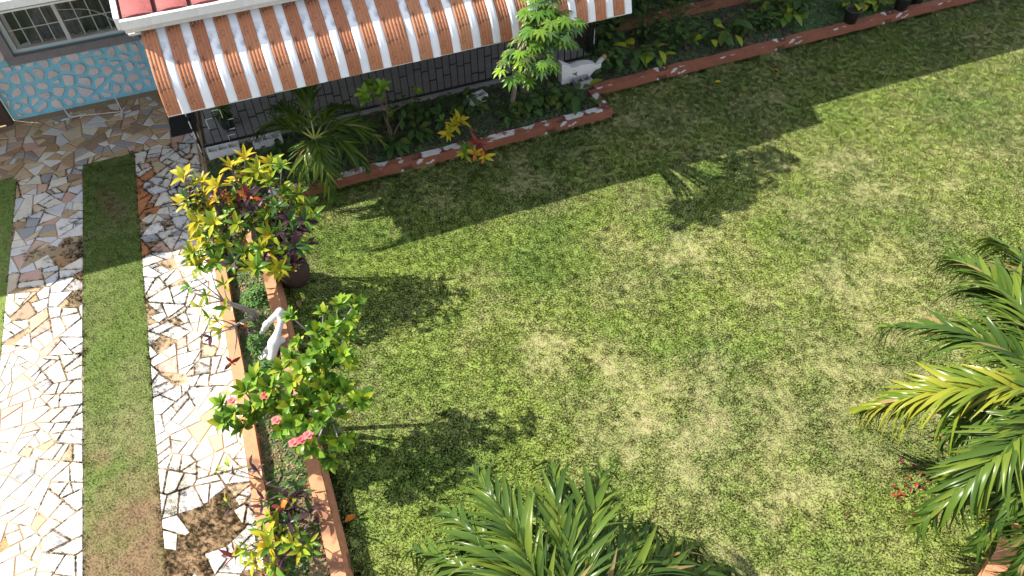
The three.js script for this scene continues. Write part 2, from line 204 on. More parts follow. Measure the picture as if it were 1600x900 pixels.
{ // weeds and straw that grow in the joints
  const list = [], put = (x, z, n, s, c) => { for (let i = 0; i < n; i++) list.push([x + rr(-s, s), 0.002, z + rr(-s, s), rr(0.45, 0.9), vary(c, 0.4)]); };
  const G = [0.07, 0.095, 0.025], S = [0.24, 0.18, 0.10];
  for (let i = 0; i < 170; i++) put(-3.6 - 0.35 * rnd() ** 1.7, rr(-11.5, -4), 7, 0.06, rnd() < 0.75 ? G : S);
  for (let i = 0; i < 130; i++) put(-4.72 + 1.1 * rnd() ** 0.5, rr(-9.5, -4.2), 6, 0.05, rnd() < 0.6 ? G : S);
  for (let i = 0; i < 230; i++) { const z = rr(-11.6, -7.0); put(-2.72 + 0.6 * rnd() ** 1.4 + (z < -9 ? 0.2 * rnd() : 0), z, 8, 0.06, rnd() < 0.75 ? G : S); }
  for (let i = 0; i < 520; i++) { const x = -2.72 + 1.1 * rnd(), z = rr(-5.8, -3.6); if (rnd() < dirtAt(x, z) + 0.1) put(x, z, 8, 0.08, rnd() < 0.15 ? G : S); }
  for (let i = 0; i < 260; i++) { const x = rr(-4.7, -3.62), z = rr(-11, -4); if (fbm(x * 2.2, z * 2.2, 2) > 0.6) put(x, z, 7, 0.05, rnd() < 0.5 ? G : S); }
  for (let i = 0; i < 110; i++) put(-2.70 + 0.25 * rnd(), rr(-7.4, -4), 7, 0.06, rnd() < 0.5 ? G : S);
  edges1.forEach(([x, z]) => { const m = fbm(x * 1.6 + 4, z * 1.3, 3) + 0.16 * smooth(-4.1, -3.6, x); if (m > 0.54 && rnd() < 0.75) list.push([x + rr(-0.008, 0.008), 0.002, z + rr(-0.008, 0.008), rr(0.4, 0.8), vary(rnd() < 0.6 ? G : S, 0.4)]); });
  edges2.forEach(([x, z]) => { const m = fbm(x * 1.6 + 44, z * 1.3, 3) + 0.26 * smooth(-2.0, -2.7, x) * smooth(-6.6, -7.6, z) + 0.2 * smooth(-5.4, -4.4, z); if (m > 0.56 && rnd() < 0.85) list.push([x + rr(-0.012, 0.012), 0.002, z + rr(-0.012, 0.012), rr(0.45, 1.0), vary(rnd() < (z > -6.5 ? 0.25 : 0.75) ? G : S, 0.4)]); });
  tufts('joint_weeds', 'weeds and straw growing between the driveway stones', list, tuftGeo(7, 0.05, 0.007));
}

// ---------- the house ----------
const WZ = -14.74;
const M = {
  blue: mat({ color: L(0.26, 0.70, 0.90), map: mottle, bumpMap: grain, bumpScale: 0.004, roughness: 0.75 }),
  white: mat({ color: L(0.74, 0.75, 0.76), map: mottle, roughness: 0.6 }),
  cream: mat({ color: L(0.55, 0.53, 0.49), map: mottle, roughness: 0.85 }),
  sill: mat({ color: L(0.27, 0.25, 0.27), map: mottle, roughness: 0.85 }),
  alu: mat({ color: L(0.62, 0.64, 0.66), roughness: 0.4, metalness: 0.3 }),
  black: mat({ color: L(0.012, 0.012, 0.013), roughness: 0.5 }),
  slate: mat({ color: L(0.30, 0.30, 0.32), map: mottle, bumpMap: grain, bumpScale: 0.002, roughness: 0.7 }),
  concrete: mat({ color: L(0.33, 0.33, 0.33), map: mottle, bumpMap: grain, bumpScale: 0.006, roughness: 0.95 }),
  whiteConcrete: mat({ color: L(0.66, 0.67, 0.68), map: mottle, bumpMap: grain, bumpScale: 0.005, roughness: 0.9 }),
  glass: new THREE.MeshPhysicalMaterial({ color: 0xffffff, transmission: 1, thickness: 0, roughness: 0.02, ior: 1.5 }),
  curtain: mat({ color: L(0.10, 0.11, 0.10), map: mottle, roughness: 1 }),
  soil: mat({ color: L(0.095, 0.062, 0.038), map: mottle, bumpMap: grain, bumpScale: 0.03, roughness: 1 }),
  brownWood: mat({ color: L(0.075, 0.04, 0.025), map: mottle, roughness: 0.7 }),
};
const rustTex = tex(256, (u, v) => { const n = con(tn(u, v, 6, 4), 2), s = con(tn(u, v, 22, 3), 2.4), k = 0.66 + 0.34 * n, w = smooth(0.80, 0.95, s) * 0.45; return [k * (1 - w), k * (1 - w), k * (1 - w)]; }, 1.1, true);
M.awnBrown = mat({ color: L(0.36, 0.135, 0.058), map: rustTex, roughness: 0.8 });
M.awnWhite = mat({ color: L(0.66, 0.68, 0.70), map: tex(256, (u, v) => { const k = 0.82 + 0.18 * con(tn(u, v, 7, 4), 2), d = 1 - 0.45 * smooth(0.6, 0.95, con(tn(u, v, 12, 5), 2.2)); return [k * d, k * d, k * d]; }, 0.37, true), roughness: 0.6 });
M.awnBrowns = [[0.44, 0.18, 0.085], [0.41, 0.165, 0.08], [0.46, 0.20, 0.10], [0.38, 0.145, 0.068]].map((c) => { const m = M.awnBrown.clone(); m.color = L(...c); return m; });
M.awnWhites = [[0.70, 0.72, 0.74], [0.66, 0.68, 0.70], [0.73, 0.74, 0.75]].map((c) => { const m = M.awnWhite.clone(); m.color = L(...c); return m; });
M.tile = mat({ color: L(0.34, 0.075, 0.07), map: rustTex, bumpMap: grain, bumpScale: 0.004, roughness: 0.75 });
M.roofRib = mat({ color: L(0.10, 0.03, 0.03), map: mottle, roughness: 0.9 });

const house = thing('house', 'blue stone-studded house with red tiled roof and striped veranda awning', 'house');
const wall = part('wall', merge([
  box(-4.87, 0, WZ - 0.18, -4.24, 3.35, WZ), box(-4.24, 0, WZ - 0.18, -2.2, 1.29, WZ), box(-4.24, 2.5, WZ - 0.18, -2.2, 3.35, WZ), box(-2.2, 0, WZ - 0.18, -1.45, 3.35, WZ),
]), M.blue, house);
part('veranda_wall', merge([box(-1.45, 0, WZ - 0.18, 6.3, 3.35, WZ), box(6.3, 0, WZ - 0.18, 17, 3.35, WZ)]), M.cream, house);
part('rear_walls', merge([box(-4.87, 0, -21, -4.69, 3.35, WZ - 0.18), box(16.8, 0, -21, 17, 3.35, WZ - 0.18), box(-4.87, 0, -21.2, 17, 3.35, -21)]), M.cream, house);
{ // pale stones set into the blue wall
  const pinks = [[0.72, 0.66, 0.68], [0.76, 0.69, 0.70], [0.68, 0.65, 0.68], [0.75, 0.71, 0.73]].map((c) => mat({ color: L(...c), map: mottle, bumpMap: grain, bumpScale: 0.003, roughness: 0.85 }));
  const chaikin = (p) => { const o = []; p.forEach((a, i) => { const b = p[(i + 1) % p.length]; o.push([a[0] * 0.78 + b[0] * 0.22, a[1] * 0.78 + b[1] * 0.22], [a[0] * 0.22 + b[0] * 0.78, a[1] * 0.22 + b[1] * 0.78]); }); return o; };
  for (const r of [[-4.84, 0.03, -2.16, 1.12], [-2.16, 0.03, -1.47, 2.4], [-4.84, 1.14, -4.36, 2.3]]) for (const c of cells(...r, 0.225)) {
    const p = inset(ccw(c), rr(0.024, 0.04)); if (!p || p.length < 3 || Math.abs(area(p)) < 0.004) continue;
    part('stone', slab(ccw(chaikin(p)), -0.02, rr(0.018, 0.042), 0.010, (a, b, h) => [a, b, WZ + h]), pick(pinks), wall);
  }
}
{ // sliding window behind white bars
  const w = part('window', merge([box(-4.24, 1.29, WZ - 0.14, -4.17, 2.5, WZ - 0.03), box(-2.27, 1.29, WZ - 0.14, -2.2, 2.5, WZ - 0.03), box(-4.17, 1.29, WZ - 0.14, -2.27, 1.345, WZ - 0.03), box(-4.17, 2.44, WZ - 0.14, -2.27, 2.5, WZ - 0.03), box(-3.29, 1.345, WZ - 0.13, -3.225, 2.44, WZ - 0.025)]), M.alu, house);
  part('pane', box(-4.17, 1.345, WZ - 0.10, -3.29, 2.44, WZ - 0.096), M.glass, w); part('pane', box(-3.225, 1.345, WZ - 0.08, -2.27, 2.44, WZ - 0.076), M.glass, w);
  part('sill', merge([box(-4.40, 1.13, WZ + 0.001, -2.08, 1.285, WZ + 0.11), box(-4.40, 1.285, WZ + 0.001, -4.245, 2.6, WZ + 0.10), box(-2.195, 1.285, WZ + 0.001, -2.08, 2.6, WZ + 0.10), box(-4.245, 2.505, WZ + 0.001, -2.195, 2.6, WZ + 0.10)]), M.sill, w);
  for (const [a, b] of [[-4.17, -3.29], [-3.225, -2.27]]) { for (let k = 1; k < 4; k++) part('bar', box(lerp(a, b, k / 4) - 0.008, 1.345, WZ - 0.15, lerp(a, b, k / 4) + 0.008, 2.44, WZ - 0.135), M.alu, w); for (const y of [1.66, 2.02]) part('bar', box(a, y - 0.008, WZ - 0.134, b, y + 0.008, WZ - 0.12), M.alu, w); }
  const cg = new THREE.PlaneGeometry(1.9, 1.3, 120, 1), p = cg.attributes.position; for (let i = 0; i < p.count; i++) p.setZ(i, 0.03 * Math.sin(p.getX(i) * 38) + 0.015 * Math.sin(p.getX(i) * 91)); cg.computeVertexNormals(); cg.translate(-3.22, 1.9, WZ - 0.42); part('curtain', cg, M.curtain, w);
}
// roofs
const slope = Math.tan(0.31);
function roofSlab(x0, x1, ze, ye, zr) { const g = box(x0, -0.1, -1, x1, 0, 0), p = g.attributes.position; for (let i = 0; i < p.count; i++) { const z = p.getZ(i) < -0.5 ? zr : ze; p.setZ(i, z); p.setY(i, p.getY(i) + ye + (ze - z) * slope); } g.computeVertexNormals(); return g; }
const roof = part('roof', merge([roofSlab(-1.67, 6.23, -10.79, 3.36, -17.6), roofSlab(-15, -1.74, -12.0, 3.42, -17.6), roofSlab(6.27, 19, -11.23, 3.4, -17.6)]), M.roofRib, house);
{
  const tg = (() => { const g = new THREE.BoxGeometry(0.40, 0.035, 0.62, 4, 1, 4), p = g.attributes.position; for (let i = 0; i < p.count; i++) { const u = p.getX(i) / 0.2; p.setY(i, p.getY(i) + 0.02 * (1 - u * u) - (p.getY(i) > 0 ? 0.008 * u * u : 0)); } g.rotateX(0.31); g.computeVertexNormals(); return g; })();
  for (let r = 0; r < 3; r++) for (let k = 0; k < 17; k++) { const z = -11.08 - r * 0.6, t = part('roof_tile', tg, M.tile, roof); t.position.set(-1.44 + k * 0.465, 3.36 + (-10.79 - z) * slope + 0.03 + r * 0.004, z); }
}
part('fascia', merge([box(-1.687, 3.27, -10.775, 6.26, 3.39, -10.695), box(-1.68, 3.16, -10.85, 6.25, 3.265, -10.80)]), M.white, house);
part('gutter', merge([box(-15, 3.31, -11.99, -1.77, 3.43, -11.9)]), M.white, house);
{ const g = box(-1.755, -0.12, -1, -1.68, 0.05, 0), p = g.attributes.position; for (let i = 0; i < p.count; i++) { const z = p.getZ(i) < -0.5 ? -14.5 : -10.78; p.setZ(i, z); p.setY(i, p.getY(i) + 3.36 + (-10.78 - z) * slope); } g.computeVertexNormals(); part('barge_board', g, M.white, house); }
part('soffit', merge([box(-1.67, 3.09, -14.72, 6.23, 3.12, -10.86), box(-15, 3.22, WZ + 0.01, -1.77, 3.25, -12.01)]), M.white, house);

// striped aluminium awning: each pan is a piece of its own
const awning = part('awning', merge([bar(V(-1.5, 3.09, -10.85), V(5.9, 3.09, -10.85), 0.02), bar(V(-1.5, 2.24, -10.03), V(5.9, 2.24, -10.03), 0.012)]), M.alu, house);
{
  const prof = new THREE.CatmullRomCurve3([V(0, 3.13, -10.87), V(0, 2.95, -10.57), V(0, 2.75, -10.28), V(0, 2.53, -10.10), V(0, 2.26, -10.0)]);
  const pts = prof.getPoints(14), tan = pts.map((_, i) => prof.getTangent(i / 14));
  function pan(w, ribs, hgt) {
    const per = ribs > 1 ? 6 : 8, n = ribs * per, P = [], U = [], I = [];
    for (let j = 0; j < pts.length; j++) for (let i = 0; i <= n; i++) { const u = i / n, f = ribs > 1 ? Math.pow(Math.abs(Math.sin(Math.PI * u * ribs)), 0.6) * hgt : hgt * smooth(0, 0.2, u) * smooth(1, 0.8, u) * (0.9 + 0.1 * Math.cos(6.28 * u)); const t = tan[j], nx = V(0, -t.z, t.y).multiplyScalar(-1); if (nx.y < 0) nx.negate(); P.push(u * w, pts[j].y + nx.y * f, pts[j].z + nx.z * f); U.push(u * w, j * 0.1); }
    for (let j = 0; j < pts.length - 1; j++) for (let i = 0; i < n; i++) { const a = j * (n + 1) + i, b = a + n + 1; I.push(a, b, a + 1, b, b + 1, a + 1); }
    const g = new THREE.BufferGeometry(); g.setAttribute('position', new THREE.Float32BufferAttribute(P, 3)); g.setAttribute('uv', new THREE.Float32BufferAttribute(U, 2)); g.setIndex(I); g.computeVertexNormals(); return g;
  }
  const brown = pan(0.198, 4, 0.015), wide = pan(0.33, 6, 0.015), white = pan(0.132, 1, 0.022);
  let x = -1.5, k = 0;
  while (x < 5.8) { const g = k === 10 ? wide : brown, w = k === 10 ? 0.33 : 0.198; part('awning_pan', g, pick(M.awnBrowns), awning).position.set(x, rr(-0.014, 0.008), rr(-0.007, 0.007)); x += w; if (x < 5.78) { part('awning_pan', white, pick(M.awnWhites), awning).position.set(x, rr(-0.016, 0.008), rr(-0.007, 0.007)); x += 0.132; } k++; }
  console.log('awning ends', x);
}
// veranda: raised floor, iron grille of staggered bars, base course
part('veranda_floor', box(-1.42, 0, WZ + 0.002, 6.3, 0.12, -12.24), M.slate, house);
part('base_course', merge([box(-1.46, 0, -12.235, 6.35, 0.17, -12.05, 0.2, 0.012)]), M.concrete, house);
const grille = part('veranda_grille', merge([box(-1.47, 0.171, -12.17, 6.33, 0.20, -12.13), box(-1.47, 2.4, -12.17, 6.33, 2.43, -12.13)]), M.black, house);
{
  const P = 0.142, bg = box(-0.008, 0, -0.008, 0.008, 2.2, 0.008), pale = M.white;
  for (let k = 0; k < 55; k++) {
    const x = -1.40 + k * P; part('bar', bg, M.black, grille).position.set(x, 0.2, -12.15);
    let y = 0.34 + 0.42 * hash(k, 3); while (y < 2.2) { part('cross_bar', box(0.009, -0.008, -0.008, P - 0.009, 0.008, 0.008), M.black, grille).position.set(x, y, -12.15); y += rr(0.45, 0.75); }
  }
  // a few short pieces already repainted white
  for (const [x, y, l, v] of [[-1.12, 0.86, 0.13, 0], [-0.98, 0.68, 0.18, 1], [-1.26, 0.72, 0.12, 0], [-1.265, 0.52, 0.2, 1], [-0.93, 0.42, 0.1, 0], [-0.9, 0.62, 0.1, 0], [-1.0, 0.30, 0.13, 0], [-1.0, 0.2, 0.1, 1]]) part('painted_bar', box(0, 0, 0, v ? 0.014 : l, v ? l : 0.014, 0.006), pale, grille).position.set(x, y, -12.139);
  // ornamental corner posts
  for (const [cx, cz] of [[-1.53, -12.13], [6.40, -12.25]]) {
    const gs = [bar(V(cx, 0.02, cz), V(cx, 3.08, cz), 0.012), bar(V(cx, 0.02, cz - 0.24), V(cx, 3.08, cz - 0.24), 0.012)];
    for (let y = 0.15; y < 2.8; y += 0.16) { const t = new THREE.TorusGeometry(0.075, 0.009, 5, 12); t.rotateY(Math.PI / 2); t.translate(cx, y, cz - 0.12); gs.push(t); const s = new THREE.TorusGeometry(0.035, 0.008, 4, 8); s.rotateY(Math.PI / 2); s.translate(cx, y + 0.08, cz - 0.05); gs.push(s); const s2 = s.clone(); s2.translate(0, 0, -0.14); gs.push(s2); }
    const post = part('iron_post', merge(gs), M.black, house);
    for (let y = 0.1; y < 2.7; y += rr(0.08, 0.36)) part('flaking_paint', box(cx - 0.012, y, cz + 0.010, cx + rr(-0.004, 0.01), y + rr(0.03, 0.2), cz + 0.015), M.white, post);
  }
}
{ // brown gate leaf past the corner of the blue wall
  const g = thing('side_gate', 'dark brown boards standing left of the blue wall corner', 'gate');
  for (let k = 0; k < 5; k++) part('board', box(-5.0 - 0.15 * k - 0.142, 0.03, -14.62, -5.0 - 0.15 * k, 1.75, -14.59), M.brownWood, g);
  part('rail', box(-5.75, 0.4, -14.655, -5.0, 0.5, -14.621), M.brownWood, g); part('rail', box(-5.75, 1.35, -14.655, -5.0, 1.45, -14.621), M.brownWood, g);
  part('post', box(-4.995, 0, -14.735, -4.88, 1.9, -14.58), M.brownWood, g);
}

// ---------- kerbs, planter, beds ----------
const peel = (base, under, cut) => tex(512, (u, v) => { const a = con(tn(u, v, 5, 5), 2.2), b = con(tn(u, v, 16, 4), 2.4), w = smooth(cut, cut + 0.06, 0.6 * a + 0.4 * b), d = smooth(0.62, 0.8, con(tn(u, v, 9, 4), 2.2)) * 0.55, k = 0.75 + 0.25 * con(tn(u, v, 50, 2), 1.6); return base.map((c, i) => lerp(c * (1 - d), under[i], w) * k); }, 0.36, true);
M.kerbPeel = mat({ map: peel([0.24, 0.085, 0.045], [0.55, 0.53, 0.51], 0.56), bumpMap: grain, bumpScale: 0.008, roughness: 0.9 });
M.kerb = mat({ map: peel([0.25, 0.10, 0.055], [0.45, 0.38, 0.32], 0.70), bumpMap: grain, bumpScale: 0.006, roughness: 0.85 });
M.orange = mat({ map: peel([0.50, 0.22, 0.105], [0.58, 0.44, 0.34], 0.68), bumpMap: grain, bumpScale: 0.004, roughness: 0.8 });
{
  const soil = (x0, z0, x1, z1, y) => { const g = new THREE.PlaneGeometry(x1 - x0, z1 - z0, Math.ceil((x1 - x0) / 0.08), Math.ceil((z1 - z0) / 0.08)); g.rotateX(-Math.PI / 2); g.translate((x0 + x1) / 2, y, (z0 + z1) / 2); const p = g.attributes.position, uv = g.attributes.uv; for (let i = 0; i < p.count; i++) { const x = p.getX(i), z = p.getZ(i); p.setY(i, y + 0.05 * (fbm(x * 4, z * 4, 3) - 0.5)); uv.setXY(i, x, z); } g.computeVertexNormals(); structure('bed_soil', g, M.soil); };
  soil(-1.45, -12.05, 5.75, -10.3, 0.08); soil(5.75, -14.7, 17, -11.1, 0.07); soil(-1.45, -10.4, -0.85, -2.6, 0.14);
  const k1 = thing('bed_kerb', 'peeling brick-red kerb along the flower bed in front of the veranda', 'kerb', 'brick-red kerbs of the flower beds');
  part('kerb_run', box(-0.95, 0, -10.45, 5.86, 0.19, -10.29, 0.12, 0.05), M.kerbPeel, k1);
  part('kerb_return', box(5.69, 0, -11.02, 5.85, 0.20, -10.46, 0.12, 0.04), M.kerbPeel, k1);
  const k2 = thing('bed_kerb', 'long brick-red kerb with white flakes behind the shaded lawn', 'kerb', 'brick-red kerbs of the flower beds');
  part('kerb_run', box(5.86, 0, -11.2, 17, 0.19, -11.05, 0.12, 0.05), M.kerbPeel, k2);
  const k3 = thing('bed_kerb', 'taller brown kerb wall deeper in the plant bed, running out of the picture top', 'kerb', 'brick-red kerbs of the flower beds');
  part('kerb_run', box(7.3, 0, -13.06, 17, 0.28, -12.90, 0.15, 0.04), M.kerb, k3);
  const pl = thing('planter_box', 'long orange painted masonry planter between driveway and lawn', 'planter');
  const bat = (x0, z0, x1, z1, h, out) => { const g = box(x0, 0, z0, x1, h, z1, 0.12, 0.022), p = g.attributes.position; for (let i = 0; i < p.count; i++) if (p.getY(i) < h * 0.5 && Math.abs(p.getX(i) - x1) < 0.03) p.setX(i, p.getX(i) + out * (1 - p.getY(i) / h)); g.computeVertexNormals(); return g; };
  part('driveway_wall', bat(-1.60, -10.1, -1.44, -2.5, 0.30, 0), M.orange, pl);
  part('lawn_wall', bat(-0.93, -8.75, -0.77, -2.5, 0.30, 0.06), M.orange, pl);
  part('cross_wall', merge([box(-1.08, 0, -8.92, -0.80, 0.30, -8.76, 0.1, 0.02)]), M.orange, pl);
  part('rear_wall', box(-1.10, 0, -10.28, -0.96, 0.30, -8.93, 0.12, 0.02), M.orange, pl);
  { const c = new THREE.CylinderGeometry(0.10, 0.13, 0.302, 16); c.translate(-0.83, 0.151, -8.80); part('rounded_corner', c, M.orange, pl); }
  const k4 = thing('brick_edging', 'short orange edging block in the bottom right corner', 'edging');
  { const g = box(-0.35, 0, -0.09, 0.45, 0.17, 0.09, 0.08, 0.03); g.rotateY(0.42); g.translate(6.0, 0, -1.0); part('block', g, M.orange, k4); }
  { const g = box(-0.3, 0, -0.09, 0.3, 0.17, 0.09, 0.08, 0.03); g.rotateY(-0.9); g.translate(6.62, 0, -1.28); part('block', g, M.orange, k4); }
}

// ---------- small objects ----------
function capsules(caps, half, res, k) { // [[a, b, ra, rb]] joined smoothly and meshed
  const c = V(0, 0, 0); caps.forEach(([a, b]) => c.add(a).add(b)); c.multiplyScalar(0.5 / caps.length);
  const mc = new MarchingCubes(res, undefined, false, false, 60000), q = V(0, 0, 0); mc.isolation = 0;
  for (let z = 0; z < res; z++) for (let y = 0; y < res; y++) for (let x = 0; x < res; x++) {
    q.set((x - res / 2) / (res / 2) * half + c.x, (y - res / 2) / (res / 2) * half + c.y, (z - res / 2) / (res / 2) * half + c.z); let s = 0;
    for (const [a, b, ra, rb] of caps) { const dx = b.x - a.x, dy = b.y - a.y, dz = b.z - a.z, l = dx * dx + dy * dy + dz * dz, t = l ? clamp(((q.x - a.x) * dx + (q.y - a.y) * dy + (q.z - a.z) * dz) / l) : 0, d = Math.hypot(q.x - a.x - t * dx, q.y - a.y - t * dy, q.z - a.z - t * dz) - lerp(ra, rb, t); s += Math.exp(-d / k); }
    mc.field[x + y * res + z * res * res] = k * Math.log(s);
  }
  mc.update(); const n = mc.count, g = new THREE.BufferGeometry();
  g.setAttribute('position', new THREE.BufferAttribute(mc.positionArray.slice(0, n * 3), 3)); g.scale(half, half, half); g.translate(c.x, c.y, c.z); g.computeVertexNormals();
  return g;
}
M.plaster = mat({ color: L(0.78, 0.78, 0.77), map: mottle, bumpMap: grain, bumpScale: 0.004, roughness: 0.85 });
{ // white cast ornament in the planter: arched neck, haunches and two legs
  const o = thing('garden_ornament', 'white cast concrete animal ornament standing among weeds in the planter', 'ornament');
  const A = V(...[-0.782, 0.62, -7.276]), B = V(...[-1.016, 0.42, -7.3]), C = V(...[-0.855, 0.45, -7.147]), D = V(...[-0.792, 0.52, -7.208]), E = V(...[-0.976, 0.36, -6.982]), F = V(...[-1.116, 0.28, -7.3]), G = V(...[-1.069, 0.22, -6.848]), Hh = V(...[-1.143, 0.16, -7.044]), I = V(...[-1.122, 0.12, -6.737]), J = V(...[-0.868, 0.3, -7.035]);
  part('body', capsules([[A, B, 0.05, 0.042], [A, D, 0.05, 0.042], [D, C, 0.042, 0.04], [C, E, 0.04, 0.07], [B, F, 0.042, 0.034], [E, G, 0.08, 0.06], [E, J, 0.06, 0.045], [Hh, I, 0.035, 0.045], [E, Hh, 0.05, 0.035]], 0.62, 84, 0.012), M.plaster, o);
  const f = V(...[-1.107, 0.15, -6.895]); part('plinth', box(f.x - 0.14, 0.10, f.z - 0.2, f.x + 0.14, 0.17, f.z + 0.14, 0.08, 0.02), M.plaster, o);
}
{ // white swan cut-out planter in the bed
  const o = thing('swan_planter', 'white painted swan shaped planter with tan head beside the veranda post', 'planter');
  const q = (a) => a.map(([u, v]) => new THREE.Vector2(u, v));
  const s = new THREE.Shape(q([[5.345, 0.579], [5.48, 0.49], [5.583, 0.423], [5.746, 0.453], [5.941, 0.434], [6.098, 0.382], [6.195, 0.402], [6.187, 0.31], [6.077, 0.287], [5.997, 0.22], [5.933, 0.12], [5.736, 0.126], [5.567, 0.139], [5.485, 0.101], [5.433, 0.012], [5.363, 0.015]]));
  s.holes.push(new THREE.Path(q([[5.525, 0.316], [5.689, 0.22], [5.683, 0.344]])));
  const g = new THREE.ExtrudeGeometry(s, { depth: 0.16, bevelEnabled: true, bevelThickness: 0.015, bevelSize: 0.012, bevelSegments: 2 }); g.translate(0, 0, -11.66); part('body', g, M.plaster, o);
  const a = [6.184, 0.362], b = [6.289, 0.45], c = [6.396, 0.353];
  part('neck', capsules([[V(a[0] - 0.04, a[1], -11.58), V(b[0], b[1], -11.58), 0.06, 0.05]], 0.35, 40, 0.01), M.plaster, o);
  part('head', capsules([[V(b[0] + 0.01, b[1] + 0.02, -11.58), V(c[0], c[1], -11.57), 0.055, 0.025]], 0.3, 40, 0.01), mat({ color: L(0.55, 0.42, 0.2), map: mottle }), o);
}
function hollowBlock(label, x, z, y, len, turn, m) { // cells are real openings
  const g = []; const w = 0.2, h = 0.2, t = 0.032, n = len > 0.45 ? 3 : 2;
  g.push(box(-len / 2, 0, -w / 2, len / 2, h, -w / 2 + t), box(-len / 2, 0, w / 2 - t, len / 2, h, w / 2));
  for (let k = 0; k <= n; k++) { const x0 = lerp(-len / 2, len / 2 - t, k / n); g.push(box(x0, 0, -w / 2 + t, x0 + t, h, w / 2 - t)); }
  g.push(box(-len / 2 + t, 0, -w / 2 + t, len / 2 - t, 0.03, w / 2 - t));
  const o = single('concrete_block', merge(g), m, label, 'block', 'hollow concrete blocks by the veranda'); o.position.set(x, y, z); o.rotation.y = turn; return o;
}
hollowBlock('pale hollow concrete block at the left veranda corner below the iron post', -1.13, -11.88, 0.07, 0.56, -0.02, M.whiteConcrete);
hollowBlock('pale hollow concrete block behind the yellow-topped croton, next to the corner block', -0.35, -11.86, 0.07, 0.52, 0.03, M.whiteConcrete);
hollowBlock('upright grey hollow block left of the slim tree trunks', 3.62, -11.62, 0.07, 0.4, 0.25, M.whiteConcrete);
hollowBlock('tan grey concrete block in front of the white swan planter', 5.72, -11.32, 0.07, 0.34, 0.1, M.concrete);
{ // white stand on the patio
  const o = thing('clothes_stand', 'white metal stand with crossed flat feet on the patio', 'stand'), fl = M.white;
  const foot = (x, z) => { for (const a of [0.12, 1.35]) { const g = box(-0.16, 0, -0.016, 0.16, 0.014, 0.016); g.rotateY(a); g.translate(x, a > 1 ? 0.046 : 0.03, z); part('foot', g, fl, o); } };
  foot(-3.83, -14.33); foot(-2.86, -14.1);
  part('tie_bar', bar(V(-3.83, 0.067, -14.33), V(-2.86, 0.067, -14.1), 0.008), fl, o);
  part('upright', bar(V(-3.83, 0.06, -14.33), V(-3.90, 0.36, -14.48), 0.009), fl, o); part('upright', bar(V(-2.86, 0.06, -14.1), V(-2.90, 0.30, -14.3), 0.009), fl, o);
  part('bent_rod', taper([V(-2.90, 0.30, -14.3), V(-2.62, 0.45, -14.45), V(-2.30, 0.75, -14.62), V(-2.16, 1.05, -14.66), V(-2.22, 1.35, -14.60), V(-2.6, 1.9, -14.5), V(-3.2, 2.05, -14.5)], 0.007, 0.006, 40, 5), fl, o);
  part('bent_rod', taper([V(-3.90, 0.36, -14.48), V(-4.05, 0.42, -14.6), V(-4.2, 0.44, -14.66)], 0.007, 0.006, 10, 5), fl, o);
}
{ const g = box(-2.03, 0.018, -13.6, -1.55, 0.034, -12.93, 0.1, 0.004); single('door_mat', g, mat({ color: L(0.014, 0.013, 0.014), bumpMap: grain, bumpScale: 0.006, roughness: 1 }), 'black door mat lying on the patio under the awning corner', 'mat'); }
{ // round brown pot against the planter
  const g = new THREE.LatheGeometry([[0.001, 0.01], [0.15, 0.01], [0.2, 0.1], [0.235, 0.24], [0.22, 0.36], [0.19, 0.41], [0.2, 0.44], [0.175, 0.44], [0.165, 0.38], [0.17, 0.34], [0.001, 0.33]].map((a) => new THREE.Vector2(...a)), 28);
  const o = thing('clay_pot', 'rounded brown clay pot on the grass against the orange planter wall', 'pot', null, [-0.48, 0, -8.36]); part('pot', g, mat({ color: L(0.055, 0.028, 0.02), map: mottle, bumpMap: grain, bumpScale: 0.006 }), o);
  const s = new THREE.CircleGeometry(0.167, 20); s.rotateX(-Math.PI / 2); s.translate(0, 0.36, 0); part('soil', s, M.soil, o);
}

// ---------- plants ----------
const leafM = (c, t = 0.3, coat = 0.22) => new THREE.MeshPhysicalMaterial({ color: L(...c), roughness: 0.85, specularIntensity: 0.25, transmission: t, thickness: 0, clearcoat: coat, clearcoatRoughness: 0.27, side: THREE.DoubleSide });
const C = {
  yellow: [leafM([0.44, 0.33, 0.010]), leafM([0.33, 0.30, 0.010])], lime: [leafM([0.22, 0.28, 0.012]), leafM([0.29, 0.31, 0.014])], green: [leafM([0.065, 0.16, 0.012]), leafM([0.09, 0.19, 0.014])],
  dark: [leafM([0.03, 0.075, 0.015]), leafM([0.04, 0.09, 0.02])], purple: [leafM([0.045, 0.02, 0.03]), leafM([0.07, 0.03, 0.04])], red: [leafM([0.26, 0.028, 0.012]), leafM([0.14, 0.022, 0.02])], orange: [leafM([0.46, 0.15, 0.015])],
  fresh: [leafM([0.13, 0.25, 0.014]), leafM([0.19, 0.31, 0.022]), leafM([0.085, 0.18, 0.012])], pink: [leafM([0.62, 0.13, 0.14], 0.3, 0.05), leafM([0.68, 0.20, 0.19], 0.3, 0.05)], shady: [leafM([0.045, 0.10, 0.022]), leafM([0.06, 0.13, 0.03]), leafM([0.08, 0.12, 0.02])], bright: [leafM([0.13, 0.22, 0.02]), leafM([0.09, 0.17, 0.018])], cream: [leafM([0.62, 0.60, 0.36], 0.3, 0.05)], dry: [leafM([0.20, 0.145, 0.06], 0.2, 0)],
};
const bark = mat({ color: L(0.24, 0.20, 0.16), map: mottle, bumpMap: grain, bumpScale: 0.006, roughness: 0.95 }), barkPale = mat({ color: L(0.36, 0.33, 0.30), map: mottle, bumpMap: grain, bumpScale: 0.004, roughness: 0.95 }), twig = mat({ color: L(0.16, 0.12, 0.08), roughness: 0.95 });
